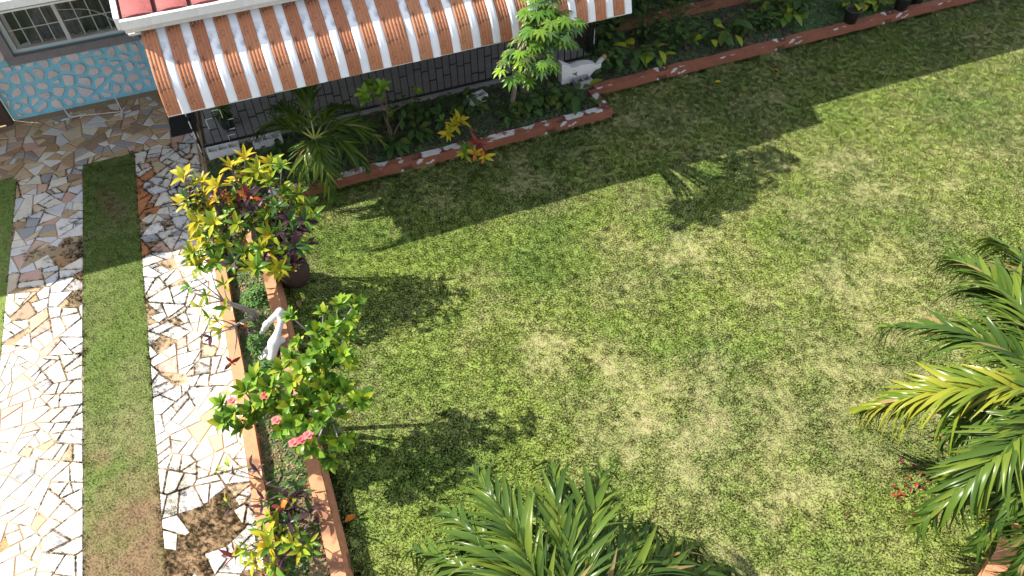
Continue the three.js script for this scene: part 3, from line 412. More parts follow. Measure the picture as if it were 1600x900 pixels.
function leafGeo(w, fold, droop, seg = 5, wave = 0, tip = 1) { // along +X, unit length
  const P = [], I = [];
  for (let i = 0; i <= seg; i++) { const t = i / seg, h = w * Math.pow(Math.sin(Math.PI * Math.min(0.985, 0.04 + 0.955 * Math.pow(t, tip))), 0.8) / 2, y = -droop * t * t + 0.12 * droop * t, k = wave * Math.sin(t * 9); P.push(t * (1 - 0.15 * droop * t), y + fold * h + k, h, t * (1 - 0.15 * droop * t), y, 0, t * (1 - 0.15 * droop * t), y + fold * h - k, -h); }
  for (let i = 0; i < seg; i++) { const a = i * 3; I.push(a, a + 1, a + 3, a + 1, a + 4, a + 3, a + 1, a + 2, a + 4, a + 2, a + 5, a + 4); }
  const g = new THREE.BufferGeometry(); g.setAttribute('position', new THREE.Float32BufferAttribute(P, 3)); g.setIndex(I); g.computeVertexNormals(); return g;
}
const crotonLeaf = [leafGeo(0.30, 0.35, 0.25), leafGeo(0.34, 0.25, 0.45), leafGeo(0.26, 0.45, 0.1, 5, 0.015), leafGeo(0.32, 0.3, 0.6)];
const ovalLeaf = [leafGeo(0.48, 0.25, 0.2), leafGeo(0.52, 0.15, 0.4), leafGeo(0.44, 0.35, 0.1, 5, 0.02)];
const broadLeaf = [leafGeo(0.55, 0.2, 0.4, 6, 0.01), leafGeo(0.62, 0.15, 0.6, 6, 0.015), leafGeo(0.5, 0.3, 0.3, 6)];
const frame = (pos, dir, up, s, sw = s) => { const x = dir.clone().normalize(), z = new THREE.Vector3().crossVectors(x, up).normalize(); if (!z.lengthSq()) z.set(0, 0, 1); const y = new THREE.Vector3().crossVectors(z, x); return new THREE.Matrix4().makeBasis(x.multiplyScalar(s), y.multiplyScalar(s), z.multiplyScalar(sw)).setPosition(pos); };
const plain = (g) => { const h = g.index ? g.toNonIndexed() : g.clone(); h.deleteAttribute('uv'); return h; };
class Leaves { // up to `most` leaves are meshes of their own, the small rest one part
  constructor(root, most, name = 'leaf') { this.root = root; this.most = most; this.name = name; this.list = []; }
  add(geo, m, matrix, size) { this.list.push({ geo, m, matrix, size }); }
  done() {
    this.list.sort((a, b) => b.size - a.size); const rest = new Map();
    this.list.forEach(({ geo, m, matrix }, i) => { if (i < this.most) { const o = part(this.name, geo, m, this.root); matrix.decompose(o.position, o.quaternion, o.scale); } else { const g = plain(geo); g.applyMatrix4(matrix); if (!rest.has(m)) rest.set(m, []); rest.get(m).push(g); } });
    let n = 0; for (const [m, gs] of rest) { const o = part('small_leaves', mergeGeometries(gs, false), m, this.root); o.userData.kind = 'stuff'; n++; }
  }
}
function rosette(L_, pos, axis, n, len, geos, mats, open = [0.5, 1.25]) {
  const u = new THREE.Vector3().crossVectors(axis, Math.abs(axis.y) < 0.9 ? V(0, 1, 0) : V(1, 0, 0)).normalize(), w = new THREE.Vector3().crossVectors(axis, u);
  for (let k = 0; k < n; k++) { const a = k * 2.4 + rr(-0.3, 0.3), t = lerp(open[0], open[1], (k + rnd()) / n), s = len * rr(0.7, 1.15), d = axis.clone().multiplyScalar(Math.cos(t)).addScaledVector(u, Math.sin(t) * Math.cos(a)).addScaledVector(w, Math.sin(t) * Math.sin(a)); const up = axis.clone().addScaledVector(V(rr(-1, 1), rr(-1, 1), rr(-1, 1)), 0.25); L_.add(pick(geos), pick(mats), frame(pos.clone().addScaledVector(axis, -0.07 * len * k / n), d, up, s, s * rr(0.85, 1.15)), s); }
}
function shrub({ name, label, category = 'shrub', group, base, tips, n = 7, len = 0.22, geos = crotonLeaf, most = 290, nodes = 6, r = 0.03, stem = bark, spread = 0.6, open, fill = 0, under = [] }) {
  const root = thing(name, label, category, group, base), B = V(...base), T = tips.map(([p, c]) => [V(...p).sub(B), c]), N = [], gs = [];
  for (let k = 0; k < nodes; k++) { const t = T[Math.floor((k + 0.5) * T.length / nodes)][0]; N.push(V(t.x * 0.5, t.y * 0.55, t.z * 0.5)); gs.push(taper([V(rr(-0.05, 0.05), -0.05, rr(-0.05, 0.05)), V(t.x * 0.15 + rr(-0.04, 0.04), t.y * 0.25, t.z * 0.15 + rr(-0.04, 0.04)), N[k]], r, r * 0.55, 8, 6)); }
  const Lv = new Leaves(root, most);
  for (const [t, c] of T) { const nd = N.reduce((a, b) => a.distanceTo(t) < b.distanceTo(t) ? a : b), m = nd.clone().lerp(t, 0.5).add(V(rr(-0.06, 0.06), rr(-0.02, 0.05), rr(-0.06, 0.06))); gs.push(taper([nd, m, t], r * 0.42, r * 0.18, 6, 5)); const ax = t.clone().sub(m).normalize().add(V(0, spread, 0)).normalize(); rosette(Lv, t, ax, Math.round(n * rr(0.8, 1.2)), len * rr(0.85, 1.15), geos, c, open); for (let k = 0; k < fill; k++) { const q = nd.clone().lerp(t, rr(0.45, 0.9)).add(V(rr(-0.14, 0.14), rr(-0.1, 0.08), rr(-0.14, 0.14))); gs.push(bar(nd.clone().lerp(t, 0.35), q, r * 0.14, 4)); rosette(Lv, q, ax, Math.round(n * 0.6), len * rr(0.6, 0.85), geos, c.concat(under), open); } }
  part('branches', merge(gs), stem, root); Lv.done(); return [root, T, N];
}
const mixm = (...k) => k.flatMap((q) => C[q]);
{
  const Y = mixm('yellow', 'yellow', 'lime'), LM = mixm('lime', 'lime', 'green', 'yellow'), G = mixm('green', 'lime'), D = mixm('dark', 'green', 'purple'), Pu = mixm('purple', 'purple', 'dark'), R = mixm('red', 'purple', 'orange'), O = mixm('orange', 'yellow', 'yellow');
  const tip = (u, v, c) => [u, v, c];
  void tip;
  shrub({ name: 'croton_shrub', label: 'tall croton shrub with yellow, green and purple leaves at the planter head', group: 'croton shrubs', base: [-0.98, 0.12, -8.85], r: 0.038, nodes: 9, n: 10, len: 0.205, fill: 4, under: mixm('green', 'dark', 'purple', 'lime'), tips: [
    [[-1.457, 2.018, -8.853], Y], [[-1.242, 1.932, -8.757], Y], [[-1.588, 1.562, -8.855], Y], [[-1.363, 1.718, -8.759], Y], [[-1.067, 1.922, -8.596], O], [[-0.849, 1.96, -8.895], Y], [[-0.63, 2.056, -8.884], O], [[-0.509, 2.005, -8.618], LM], [[-0.644, 1.815, -8.774], LM], [[-0.31, 1.951, -8.756], LM], [[-0.186, 2.075, -8.464], G], [[-0.402, 1.908, -8.466], LM], [[-0.903, 1.564, -8.569], LM], [[-1.27, 1.505, -8.648], Y], [[-1.472, 1.597, -8.388], Y], [[-1.513, 1.344, -8.39], Y], [[-1.252, 1.582, -8.274], LM], [[-0.969, 1.578, -8.161], G], [[-0.585, 1.501, -8.269], LM], [[-0.267, 1.766, -8.344], G], [[-0.089, 1.702, -8.291], LM], [[-0.011, 1.552, -8.184], G], [[-0.294, 1.589, -7.937], D], [[-0.599, 1.35, -8.046], LM], [[-1.215, 1.249, -8.221], G], [[-1.452, 1.211, -8.306], G], [[-1.636, 1.294, -8.16], LM], [[-1.015, 1.213, -7.963], G], [[-0.44, 1.204, -7.748], D], [[-0.23, 1.383, -7.939], Pu], [[-0.326, 1.4, -7.626], Pu], [[-0.435, 1.066, -7.718], R], [[-0.546, 1.66, -8.533], Pu], [[-1.092, 1.625, -8.659], R], [[-0.725, 1.77, -8.416], R], [[-1.436, 1.731, -8.758], Pu], [[-0.713, 1.653, -8.242], D], [[-1.114, 1.585, -8.35], D], [[-0.399, 1.729, -8.132], D], [[-0.251, 1.266, -7.737], G], [[-0.609, 1.111, -7.612], LM], [[-0.891, 1.208, -7.631], G], [[-1.358, 1.143, -8.019], G], [[-1.617, 1.11, -8.107], LM], [[-1.151, 1.273, -7.774], D], [[-0.108, 1.615, -7.829], D], [[0.038, 1.635, -7.883], G], [[-0.75, 1.285, -7.856], G]] });
  shrub({ name: 'croton_shrub', label: 'leggy croton with bare grey branches leaning over the white paving', group: 'croton shrubs', base: [-1.15, 0.12, -7.75], r: 0.032, nodes: 5, n: 4.2, len: 0.15, stem: barkPale, tips: [[[-1.756, 0.85, -7.554], LM], [[-1.84, 0.9, -7.941], G], [[-1.666, 0.8, -7.356], G], [[-1.567, 0.7, -7.165], LM], [[-1.381, 0.95, -7.742], LM], [[-1.529, 0.9, -8.111], LM], [[-1.7, 0.7, -7.102], R], [[-1.516, 0.6, -6.665], R], [[-1.579, 0.75, -7.293], Y], [[-1.642, 0.9, -7.683], G], [[-1.279, 0.5, -7.277], R], [[-1.441, 0.8, -7.47], LM], [[-1.73, 0.95, -8.014], LM]] });
  shrub({ name: 'croton_shrub', label: 'low croton with lime and dark red leaves at the bottom of the planter', group: 'croton shrubs', base: [-1.18, 0.12, -4.15], r: 0.03, nodes: 6, n: 6, len: 0.19, fill: 1, under: mixm('dark', 'green', 'lime'), tips: [[[-1.848, 0.4, -4.127], R], [[-1.724, 0.5, -4.111], LM], [[-1.603, 0.5, -3.987], LM], [[-1.455, 0.55, -4.137], LM], [[-1.393, 0.5, -4.343], G], [[-1.209, 0.5, -4.237], Pu], [[-1.275, 0.45, -4.435], R], [[-1.218, 0.6, -3.927], LM], [[-1.138, 0.55, -3.856], LM], [[-1.04, 0.5, -3.916], G], [[-1.359, 0.5, -3.859], Pu], [[-0.98, 0.45, -4.284], Pu], [[-1.511, 0.5, -4.229], D], [[-1.652, 0.45, -3.936], LM], [[-1.448, 0.45, -3.818], G], [[-1.452, 0.6, -3.982], LM], [[-1.134, 0.4, -4.387], D], [[-1.186, 0.5, -4.542], D], [[-1.025, 0.5, -4.528], Pu]] });
  shrub({ name: 'croton_shrub', label: 'thin dark-leaved croton twigs reaching over the planter edge above the paving', group: 'croton shrubs', base: [-1.12, 0.12, -4.75], r: 0.016, nodes: 4, n: 4, len: 0.14, stem: twig, tips: [[[-1.853, 0.6, -5.128], G], [[-1.685, 0.6, -4.999], Pu], [[-1.495, 0.6, -5.046], D], [[-1.825, 0.5, -4.756], G], [[-1.807, 0.45, -4.673], Pu], [[-1.435, 0.5, -4.633], Pu], [[-1.474, 0.45, -4.565], D], [[-1.171, 0.6, -4.783], D], [[-1.433, 0.6, -4.959], Pu], [[-1.734, 0.6, -5.142], LM], [[-1.057, 0.55, -4.617], Pu]] });
  const F = mixm('fresh', 'fresh', 'green', 'lime');
  const [root, T, N] = shrub({ name: 'flowering_shrub', label: 'bright green bushy shrub with pink blossoms in the middle of the planter', base: [-0.98, 0.12, -5.75], r: 0.045, nodes: 9, n: 12, len: 0.165, fill: 1, under: C.green, geos: ovalLeaf, most: 295, stem: barkPale, open: [0.35, 1.4], tips: [
    [-0.564, 1.643, -6.186], [-0.195, 1.736, -6.006], [0.011, 1.9, -5.922], [0.198, 1.835, -5.926], [0.084, 1.821, -5.713], [-0.13, 1.762, -5.749], [-0.332, 1.544, -5.914], [-0.572, 1.526, -5.872], [-0.481, 1.464, -5.633], [-0.698, 1.381, -5.787], [-0.013, 1.676, -5.672], [-0.122, 1.484, -5.521], [-0.289, 1.427, -5.685], [-0.608, 1.5, -5.51], [-0.849, 1.239, -5.778], [-0.45, 1.285, -5.61], [-0.078, 1.279, -5.554], [-0.205, 1.175, -5.249], [-0.256, 1.161, -5.377], [-0.449, 1.222, -5.126], [-0.156, 1.101, -5.091], [-0.052, 1.233, -5.014], [-0.861, 1.23, -5.287], [-0.798, 1.002, -5.323], [-1.043, 1.009, -5.418], [-0.673, 1.226, -5.308], [-0.89, 1.074, -5.126], [-1.015, 1.023, -5.119], [-0.727, 1.065, -5.021], [-0.567, 1.137, -5.001], [-0.5, 0.75, -4.992], [-0.444, 0.873, -4.784], [-0.34, 0.715, -4.876], [-1.339, 1.052, -5.777], [-1.611, 1.044, -5.719], [-1.608, 1.042, -5.437], [-1.438, 0.946, -5.385], [-1.277, 0.953, -5.455], [-1.009, 1.364, -5.515], [-0.755, 1.412, -5.425], [-0.462, 1.253, -5.394], [-0.608, 0.629, -4.78], [-0.849, 0.933, -4.928], [-0.739, 0.824, -4.86], [-0.626, 1.174, -5.421], [-1.141, 1.18, -5.454], [-1.001, 1.108, -5.523], [-1.299, 1.079, -5.474], [-1.479, 1.148, -5.454], [-1.12, 1.431, -5.626], [-0.79, 0.894, -5.297], [-0.605, 0.989, -5.35], [-0.328, 1.124, -5.433], [-0.348, 1.461, -5.733], [-0.127, 1.43, -5.718]].map((p) => [p, F]) });
  const B = V(-0.98, 0.12, -5.75), petal = leafGeo(0.9, 0.2, 0.3, 4);
  for (const p of [[-1.019, 1.3, -5.058], [-0.901, 1.2, -4.768], [-0.722, 1.28, -4.75], [-0.814, 1.22, -4.755], [-1.449, 1.3, -5.505], [-1.081, 1.3, -5.44]]) { const gs = [], o = V(...p).sub(B); for (let k = 0; k < 9; k++) { const a = k * 1.256 + (k > 4 ? 0.6 : 0), e = k > 4 ? 0.9 : 0.3, g = plain(petal); g.applyMatrix4(frame(o, V(Math.cos(a) * Math.cos(e), Math.sin(e), Math.sin(a) * Math.cos(e)), V(0, 1, 0), k > 4 ? 0.045 : 0.065)); gs.push(g); } part('blossom', mergeGeometries(gs, false), pick(C.pink), root); }
  void T; void N;
  // small crotons in the shaded bed
  shrub({ name: 'croton_shrub', label: 'small yellow-leaved croton among dark plants in the veranda bed', group: 'croton shrubs', base: [2.85, 0.08, -10.9], r: 0.014, nodes: 3, n: 8, len: 0.2, tips: [[[2.821, 0.5, -10.569], C.yellow], [[2.694, 0.42, -10.495], C.yellow], [[2.666, 0.5, -10.758], mixm('green', 'dark')], [[2.963, 0.5, -10.633], C.yellow], [[2.681, 0.6, -10.851], mixm('dark')]] });
  shrub({ name: 'croton_shrub', label: 'small croton with orange-red and yellow leaves leaning over the bed kerb', group: 'croton shrubs', base: [2.92, 0.08, -10.55], r: 0.014, nodes: 3, n: 7, len: 0.2, tips: [[[3.008, 0.55, -9.821], mixm('orange', 'red')], [[3.036, 0.5, -9.517], mixm('yellow', 'orange')], [[2.759, 0.45, -9.796], mixm('green', 'lime')], [[2.914, 0.5, -9.663], mixm('orange', 'yellow')], [[2.83, 0.5, -9.889], C.green]] });
  // twiggy shrub whose tops reach the sun
  shrub({ name: 'twiggy_shrub', label: 'thin twiggy shrub with sunlit lime tufts standing before the veranda grille', base: [1.75, 0.08, -11.0], r: 0.014, nodes: 4, n: 7, len: 0.16, geos: ovalLeaf, stem: twig, tips: [[[1.471, 1.8, -10.378], C.fresh], [[1.578, 1.6, -10.349], C.fresh], [[1.395, 1.55, -10.371], C.fresh], [[2.232, 1.35, -10.517], C.fresh], [[1.738, 0.9, -10.788], C.bright], [[1.553, 1.7, -10.352], C.fresh], [[1.345, 1.75, -10.243], C.fresh], [[1.64, 1.9, -10.082], C.fresh]] });
}
{ // trees with fingered leaves by the veranda
  const lobe = leafGeo(0.26, 0.3, 0.35, 4), palmate = (n) => { const gs = []; for (let k = 0; k < n; k++) { const a = (k - (n - 1) / 2) * (4.6 / n), g = plain(lobe); const s = 1 - 0.09 * Math.abs(k - (n - 1) / 2); g.applyMatrix4(frame(V(0, 0, 0), V(Math.cos(a), 0.06, Math.sin(a)), V(0, 1, 0), s)); gs.push(g); } return mergeGeometries(gs, false); };
  const geos = [palmate(7), palmate(7), palmate(9)];
  function tree(label, trunk, r0, r1, crowns, mats) {
    const root = thing('papaya_tree', label, 'tree', 'slim trees before the veranda'), gs = [taper(trunk, r0, r1, 16, 9)], top = trunk[trunk.length - 1], Lv = new Leaves(root, 260), pet = [];
    for (const [p, n, len] of crowns) { const c = V(...p), m = top.clone().lerp(c, 0.5).add(V(0, 0.08, 0)); gs.push(taper([trunk[trunk.length - 2].clone().lerp(top, 0.6), m, c], r1 * 0.8, 0.014, 8, 6)); for (let k = 0; k < n; k++) { const a = k * 2.4 + rr(-0.4, 0.4), e = rr(-0.25, 0.9), d = V(Math.cos(a) * Math.cos(e), Math.sin(e), Math.sin(a) * Math.cos(e)), q = c.clone().addScaledVector(d, rr(0.12, 0.26)); pet.push(bar(c, q, 0.004, 4)); const out = V(d.x, d.y * 0.3 - 0.35, d.z), s = len * rr(0.75, 1.15); Lv.add(pick(geos), pick(mats), frame(q, out, V(0, 1, 0), s), s); } }
    part('trunk', merge(gs), bark, root); part('leaf_stalks', merge(pet), C.bright[0], root); Lv.done();
  }
  tree('fingered-leaf tree with thick curved trunk, sunlit crown in front of the awning', [V(4.62, 0.05, -11.6), V(4.6, 0.5, -11.55), V(4.45, 1.2, -11.1), V(4.1, 2.05, -10.2)], 0.12, 0.07, [[[3.995, 2.88, -9.555], 17, 0.21], [[4.109, 2.83, -9.239], 17, 0.21], [[3.852, 2.73, -9.208], 20, 0.22], [[3.551, 2.58, -9.019], 18, 0.2], [[4.111, 2.68, -9.093], 17, 0.2], [[3.772, 2.48, -8.841], 15, 0.19], [[3.359, 2.48, -8.869], 11, 0.18], [[4.326, 2.73, -9.303], 13, 0.2], [[4.137, 2.98, -9.6], 11, 0.2], [[3.656, 2.33, -8.929], 11, 0.18]], mixm('fresh', 'bright', 'green', 'green', 'shady', 'shady'));
  tree('slender bare pale trunk rising past the awning, its crown above the picture', [V(4.12, 0.05, -11.1), V(4.16, 0.8, -10.95), V(4.12, 1.6, -10.75), V(4.05, 2.4, -10.55), V(3.98, 3.2, -10.4)], 0.05, 0.035, [[[4.05, 3.45, -10.35], 9, 0.26], [[4.45, 3.7, -10.2], 9, 0.26], [[3.8, 3.75, -10.05], 9, 0.26], [[4.2, 3.9, -10.55], 9, 0.26]], mixm('fresh', 'green'));
}
// ---------- palms ----------
const leaflet = [leafGeo(0.095, 0.5, 0.2, 7, 0, 0.55), leafGeo(0.10, 0.45, 0.45, 7, 0, 0.55), leafGeo(0.105, 0.4, 0.75, 7, 0, 0.55), leafGeo(0.09, 0.55, 1.1, 7, 0, 0.55)];
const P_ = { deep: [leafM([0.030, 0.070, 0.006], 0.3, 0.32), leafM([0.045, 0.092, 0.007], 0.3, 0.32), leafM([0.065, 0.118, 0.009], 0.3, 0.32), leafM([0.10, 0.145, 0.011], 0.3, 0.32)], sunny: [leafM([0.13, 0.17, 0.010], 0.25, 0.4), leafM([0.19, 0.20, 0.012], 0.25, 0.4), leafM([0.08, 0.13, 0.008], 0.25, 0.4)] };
const rib = mat({ color: L(0.30, 0.33, 0.06), roughness: 0.6 }), palmBark = mat({ color: L(0.22, 0.18, 0.13), map: mottle, bumpMap: grain, bumpScale: 0.015, roughness: 1 });
function palm(label, base, crown, fronds, len, trunkR, budget) {
  const root = thing('palm', label, 'palm', 'feather palms'), Cc = V(...crown); let left = budget;
  const tr = taper([V(...base), V(lerp(base[0], crown[0], 0.3), lerp(base[1], crown[1], 0.5), lerp(base[2], crown[2], 0.3)), Cc.clone().add(V(0, -0.12, 0))], trunkR, trunkR * 0.7, 12, 10); part('trunk', tr, palmBark, root);
  fronds.forEach(([tip, tone, sag, scale = 1]) => {
    const T = V(...tip), dist = T.distanceTo(Cc), ctl = Cc.clone().lerp(T, 0.52).add(V(0, 0.12 + sag * dist, 0)), cv = new THREE.QuadraticBezierCurve3(Cc, ctl, T);
    const pts = cv.getPoints(6), f = part('frond', taper(pts, 0.020, 0.004, 14, 5), rib, root), n = Math.round(46 * dist / 1.3), Lv = new Leaves(f, Math.max(0, Math.min(left, 2 * n)), 'leaflet'); left -= 2 * n;
    for (let k = 0; k < n; k++) for (const s of [-1, 1]) {
      const t = lerp(0.14, 0.995, (k + rr(0, 0.6)) / n), o = cv.getPoint(t), tg = cv.getTangent(t), side = new THREE.Vector3().crossVectors(tg, V(0, 1, 0)).normalize().multiplyScalar(s), nm = new THREE.Vector3().crossVectors(side, tg).multiplyScalar(s);
      if (nm.y < 0) nm.negate();
      const ang = lerp(0.62, 0.12, Math.pow(t, 1.1)) + rr(-0.15, 0.15), l = len * scale * (t < 0.5 ? lerp(0.6, 1, t / 0.5) : lerp(1, 0.55, (t - 0.5) / 0.5)) * rr(0.7, 1.15), lift = lerp(0.5, 0.1, t) + rr(-0.22, 0.22);
      const d = tg.clone().multiplyScalar(Math.cos(ang)).addScaledVector(side, Math.sin(ang)).addScaledVector(nm, lift).normalize();
      Lv.add(leaflet[Math.min(3, Math.floor(rr(0.2, 2.9) + t * 1.5))], rnd() < 0.016 ? C.dry[0] : pick(P_[tone]), frame(o, d, nm.clone().addScaledVector(side, rr(-0.8, 0.2)).addScaledVector(tg, rr(-0.6, 0.6)), l, l * rr(0.9, 1.35)), l);
    }
    Lv.done();
  });
}
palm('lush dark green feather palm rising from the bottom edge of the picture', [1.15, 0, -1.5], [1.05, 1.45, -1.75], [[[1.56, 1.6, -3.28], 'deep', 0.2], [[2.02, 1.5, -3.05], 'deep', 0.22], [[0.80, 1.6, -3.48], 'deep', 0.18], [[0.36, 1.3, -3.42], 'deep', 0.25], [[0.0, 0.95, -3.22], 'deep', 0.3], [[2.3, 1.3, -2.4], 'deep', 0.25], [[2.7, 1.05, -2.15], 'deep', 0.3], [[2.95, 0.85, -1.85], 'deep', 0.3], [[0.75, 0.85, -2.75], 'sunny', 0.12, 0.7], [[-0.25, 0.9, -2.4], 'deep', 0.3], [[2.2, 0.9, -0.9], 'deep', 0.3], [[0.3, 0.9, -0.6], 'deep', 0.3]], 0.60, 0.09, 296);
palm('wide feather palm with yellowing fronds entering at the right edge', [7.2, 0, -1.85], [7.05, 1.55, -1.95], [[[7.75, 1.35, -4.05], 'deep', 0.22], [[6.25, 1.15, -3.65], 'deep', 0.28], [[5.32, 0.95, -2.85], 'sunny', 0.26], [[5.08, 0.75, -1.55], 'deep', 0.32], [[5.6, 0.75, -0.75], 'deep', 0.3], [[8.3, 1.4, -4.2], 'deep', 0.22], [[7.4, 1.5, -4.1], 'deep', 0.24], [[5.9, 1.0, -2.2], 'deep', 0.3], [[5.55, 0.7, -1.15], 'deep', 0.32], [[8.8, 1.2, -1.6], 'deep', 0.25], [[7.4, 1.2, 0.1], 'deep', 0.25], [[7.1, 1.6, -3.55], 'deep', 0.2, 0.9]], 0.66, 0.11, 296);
palm('young feather palm in the veranda bed with drooping glossy fronds', [0.38, 0.05, -10.75], [0.42, 0.95, -10.5], [[[-0.48, 0.9, -11.1], 'deep', 0.3, 0.9], [[0.52, 1.6, -11.1], 'deep', 0.15, 0.9], [[1.48, 0.75, -10.2], 'deep', 0.42], [[0.42, 0.42, -9.62], 'deep', 0.5], [[0.02, 0.45, -9.95], 'deep', 0.45], [[1.1, 0.5, -10.0], 'deep', 0.42], [[-0.05, 1.15, -11.4], 'deep', 0.2, 0.9], [[1.2, 1.0, -11.1], 'deep', 0.25]], 0.5, 0.05, 260);

// ---------- bed plants ----------
function plant(name, label, pos, { n = 12, h = 0.4, len = 0.22, mats = C.shady, geos = broadLeaf, group = 'leafy plants in the shaded beds', lean = 0.55, parts = true } = {}) {
  const root = thing(name, label, 'plant', group, pos), Lv = new Leaves(root, parts ? 60 : 0), st = [];
  for (let k = 0; k < n; k++) { const a = k * 2.4 + rr(-0.5, 0.5), r = rr(0.1, lean) * h * (0.5 + k / n), y = h * rr(0.45, 1.05), q = V(Math.cos(a) * r, y, Math.sin(a) * r); st.push(taper([V(rr(-0.02, 0.02), -0.04, rr(-0.02, 0.02)), V(q.x * 0.35, y * 0.6, q.z * 0.35), q], 0.008, 0.004, 4, 4)); const d = V(Math.cos(a), rr(-0.25, 0.55), Math.sin(a)), s = len * rr(0.7, 1.2); Lv.add(pick(geos), pick(mats), frame(q, d, V(rr(-0.3, 0.3), 1, rr(-0.3, 0.3)), s), s); }
  part('stems', merge(st), C.shady[0], root); Lv.done(); return root;
}
{
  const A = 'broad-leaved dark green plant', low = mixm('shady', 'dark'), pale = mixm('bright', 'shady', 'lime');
  for (const [x, z, o, l] of [
    [4.35, -10.85, { n: 42, h: 0.42, len: 0.2 }, 'dense dark leafy clump below the two slim trunks'],
    [4.75, -10.95, { n: 42, h: 0.4, len: 0.2 }, 'dark leafy clump right of the curved trunk'],
    [5.1, -10.85, { n: 30, h: 0.35, len: 0.17 }, 'low dark clump left of the kerb corner'],
    [5.35, -10.7, { n: 10, h: 0.45, len: 0.26, mats: pale }, 'pale upright leaf plant just inside the kerb corner'],
    [3.95, -10.7, { n: 23, h: 0.3, len: 0.14 }, 'small shaded clump left of the slim trunk foot'],
    [3.3, -11.3, { n: 23, h: 0.45, len: 0.2 }, 'dark plant before the grille, behind the upright block'],
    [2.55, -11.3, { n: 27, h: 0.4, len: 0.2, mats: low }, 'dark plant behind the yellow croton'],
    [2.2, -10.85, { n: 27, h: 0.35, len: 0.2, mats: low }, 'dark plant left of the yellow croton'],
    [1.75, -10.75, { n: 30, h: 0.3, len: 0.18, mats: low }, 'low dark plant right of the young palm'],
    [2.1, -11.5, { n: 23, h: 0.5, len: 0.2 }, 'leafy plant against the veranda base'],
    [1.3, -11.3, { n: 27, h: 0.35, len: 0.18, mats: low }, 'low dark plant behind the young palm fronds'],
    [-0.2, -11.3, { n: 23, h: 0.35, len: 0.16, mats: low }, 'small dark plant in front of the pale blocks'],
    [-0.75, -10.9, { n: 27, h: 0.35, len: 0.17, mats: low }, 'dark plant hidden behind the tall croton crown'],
    [6.5, -11.55, { n: 49, h: 0.5, len: 0.18 }, 'dense bush right of the white swan planter'],
    [6.25, -11.75, { n: 34, h: 0.45, len: 0.16, mats: low }, 'dark bush touching the swan planter body'],
    [7.05, -11.6, { n: 12, h: 0.45, len: 0.28, mats: pale }, 'plant with two big rounded pale leaves right of the swan bush'],
    [7.4, -11.45, { n: 9, h: 0.4, len: 0.27, mats: pale }, 'round-leaved pale plant close to the kerb right of the swan'],
    [8.0, -11.7, { n: 65, h: 0.75, len: 0.15, geos: ovalLeaf }, 'tallest dense green bush in the right bed'],
    [8.25, -12.2, { n: 57, h: 0.8, len: 0.15, geos: ovalLeaf }, 'green bush just behind the tallest bush of the right bed'],
    [7.6, -12.3, { n: 49, h: 0.7, len: 0.15, geos: ovalLeaf, mats: low }, 'dark bush between swan planter and tallest bush'],
    [8.75, -11.6, { n: 14, h: 0.45, len: 0.3, mats: pale }, 'plant with long yellowish leaves over the kerb'],
    [9.2, -11.65, { n: 12, h: 0.5, len: 0.32, mats: pale }, 'upright plant with one bright leaf before the second kerb'],
    [9.65, -11.75, { n: 38, h: 0.4, len: 0.16, geos: ovalLeaf }, 'green bush left of the round-leaved vines'],
    [10.1, -11.75, { n: 46, h: 0.45, len: 0.16, geos: ovalLeaf }, 'green bush with lobed leaves close to the long kerb'],
    [10.65, -11.7, { n: 15, h: 0.4, len: 0.26, mats: pale }, 'round-leaved plant near the long kerb, left of the first pot'],
    [11.1, -11.9, { n: 23, h: 0.45, len: 0.26, mats: pale }, 'pale round-leaved plant behind the kerb near the first pot'],
    [10.7, -12.3, { n: 23, h: 0.45, len: 0.25, mats: pale }, 'pale climbing plant below the second kerb'],
    [11.5, -12.4, { n: 27, h: 0.4, len: 0.24, mats: pale }, 'rounded leaves at the picture top beyond the second kerb end'],
    [12.3, -11.7, { n: 27, h: 0.35, len: 0.2, mats: pale }, 'leafy plant between the first and second black pots'],
    [12.8, -11.5, { n: 23, h: 0.35, len: 0.2, mats: pale }, 'leafy plant left of the second black pot'],
    [7.2, -12.9, { n: 49, h: 0.7, len: 0.17, mats: low }, 'dark foliage right of the far veranda post'],
    [8.0, -13.4, { n: 49, h: 0.6, len: 0.17, mats: low }, 'dark foliage behind the left end of the second kerb'],
    [9.2, -13.5, { n: 42, h: 0.5, len: 0.17, mats: low }, 'dark foliage behind the middle of the second kerb'],
    [6.75, -12.4, { n: 34, h: 0.6, len: 0.22, mats: low }, 'dark grassy clump beside the far veranda post'],
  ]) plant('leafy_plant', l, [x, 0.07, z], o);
  void A;
  // potted fern behind the left end of the grille
  const fern = thing('potted_fern', 'bushy potted fern behind the left end of the veranda grille', 'plant', null, [-0.98, 0.12, -12.7]), Lv = new Leaves(fern, 0), thin = leafGeo(0.14, 0.3, 0.5, 4);
  for (let k = 0; k < 170; k++) { const a = rr(0, 6.28), e = rr(-0.3, 1.3), d = V(Math.cos(a) * Math.cos(e), Math.sin(e), Math.sin(a) * Math.cos(e)); Lv.add(thin, pick(mixm('shady', 'bright')), frame(V(rr(-0.09, 0.09), rr(0.2, 0.62), rr(-0.09, 0.09)), d, V(0, 1, 0), rr(0.1, 0.22)), 0.1); }
  part('pot', new THREE.LatheGeometry([[0.001, 0], [0.11, 0], [0.15, 0.24], [0.13, 0.24], [0.1, 0.2], [0.001, 0.2]].map((a) => new THREE.Vector2(...a)), 20), mat({ color: L(0.03, 0.03, 0.03) }), fern); Lv.done();
  // black nursery pots on the kerb
  const potG = new THREE.LatheGeometry([[0.001, 0], [0.12, 0], [0.165, 0.27], [0.175, 0.27], [0.175, 0.3], [0.15, 0.3], [0.14, 0.24], [0.001, 0.24]].map((a) => new THREE.Vector2(...a)), 22), potM = mat({ color: L(0.012, 0.012, 0.012), roughness: 0.55 });
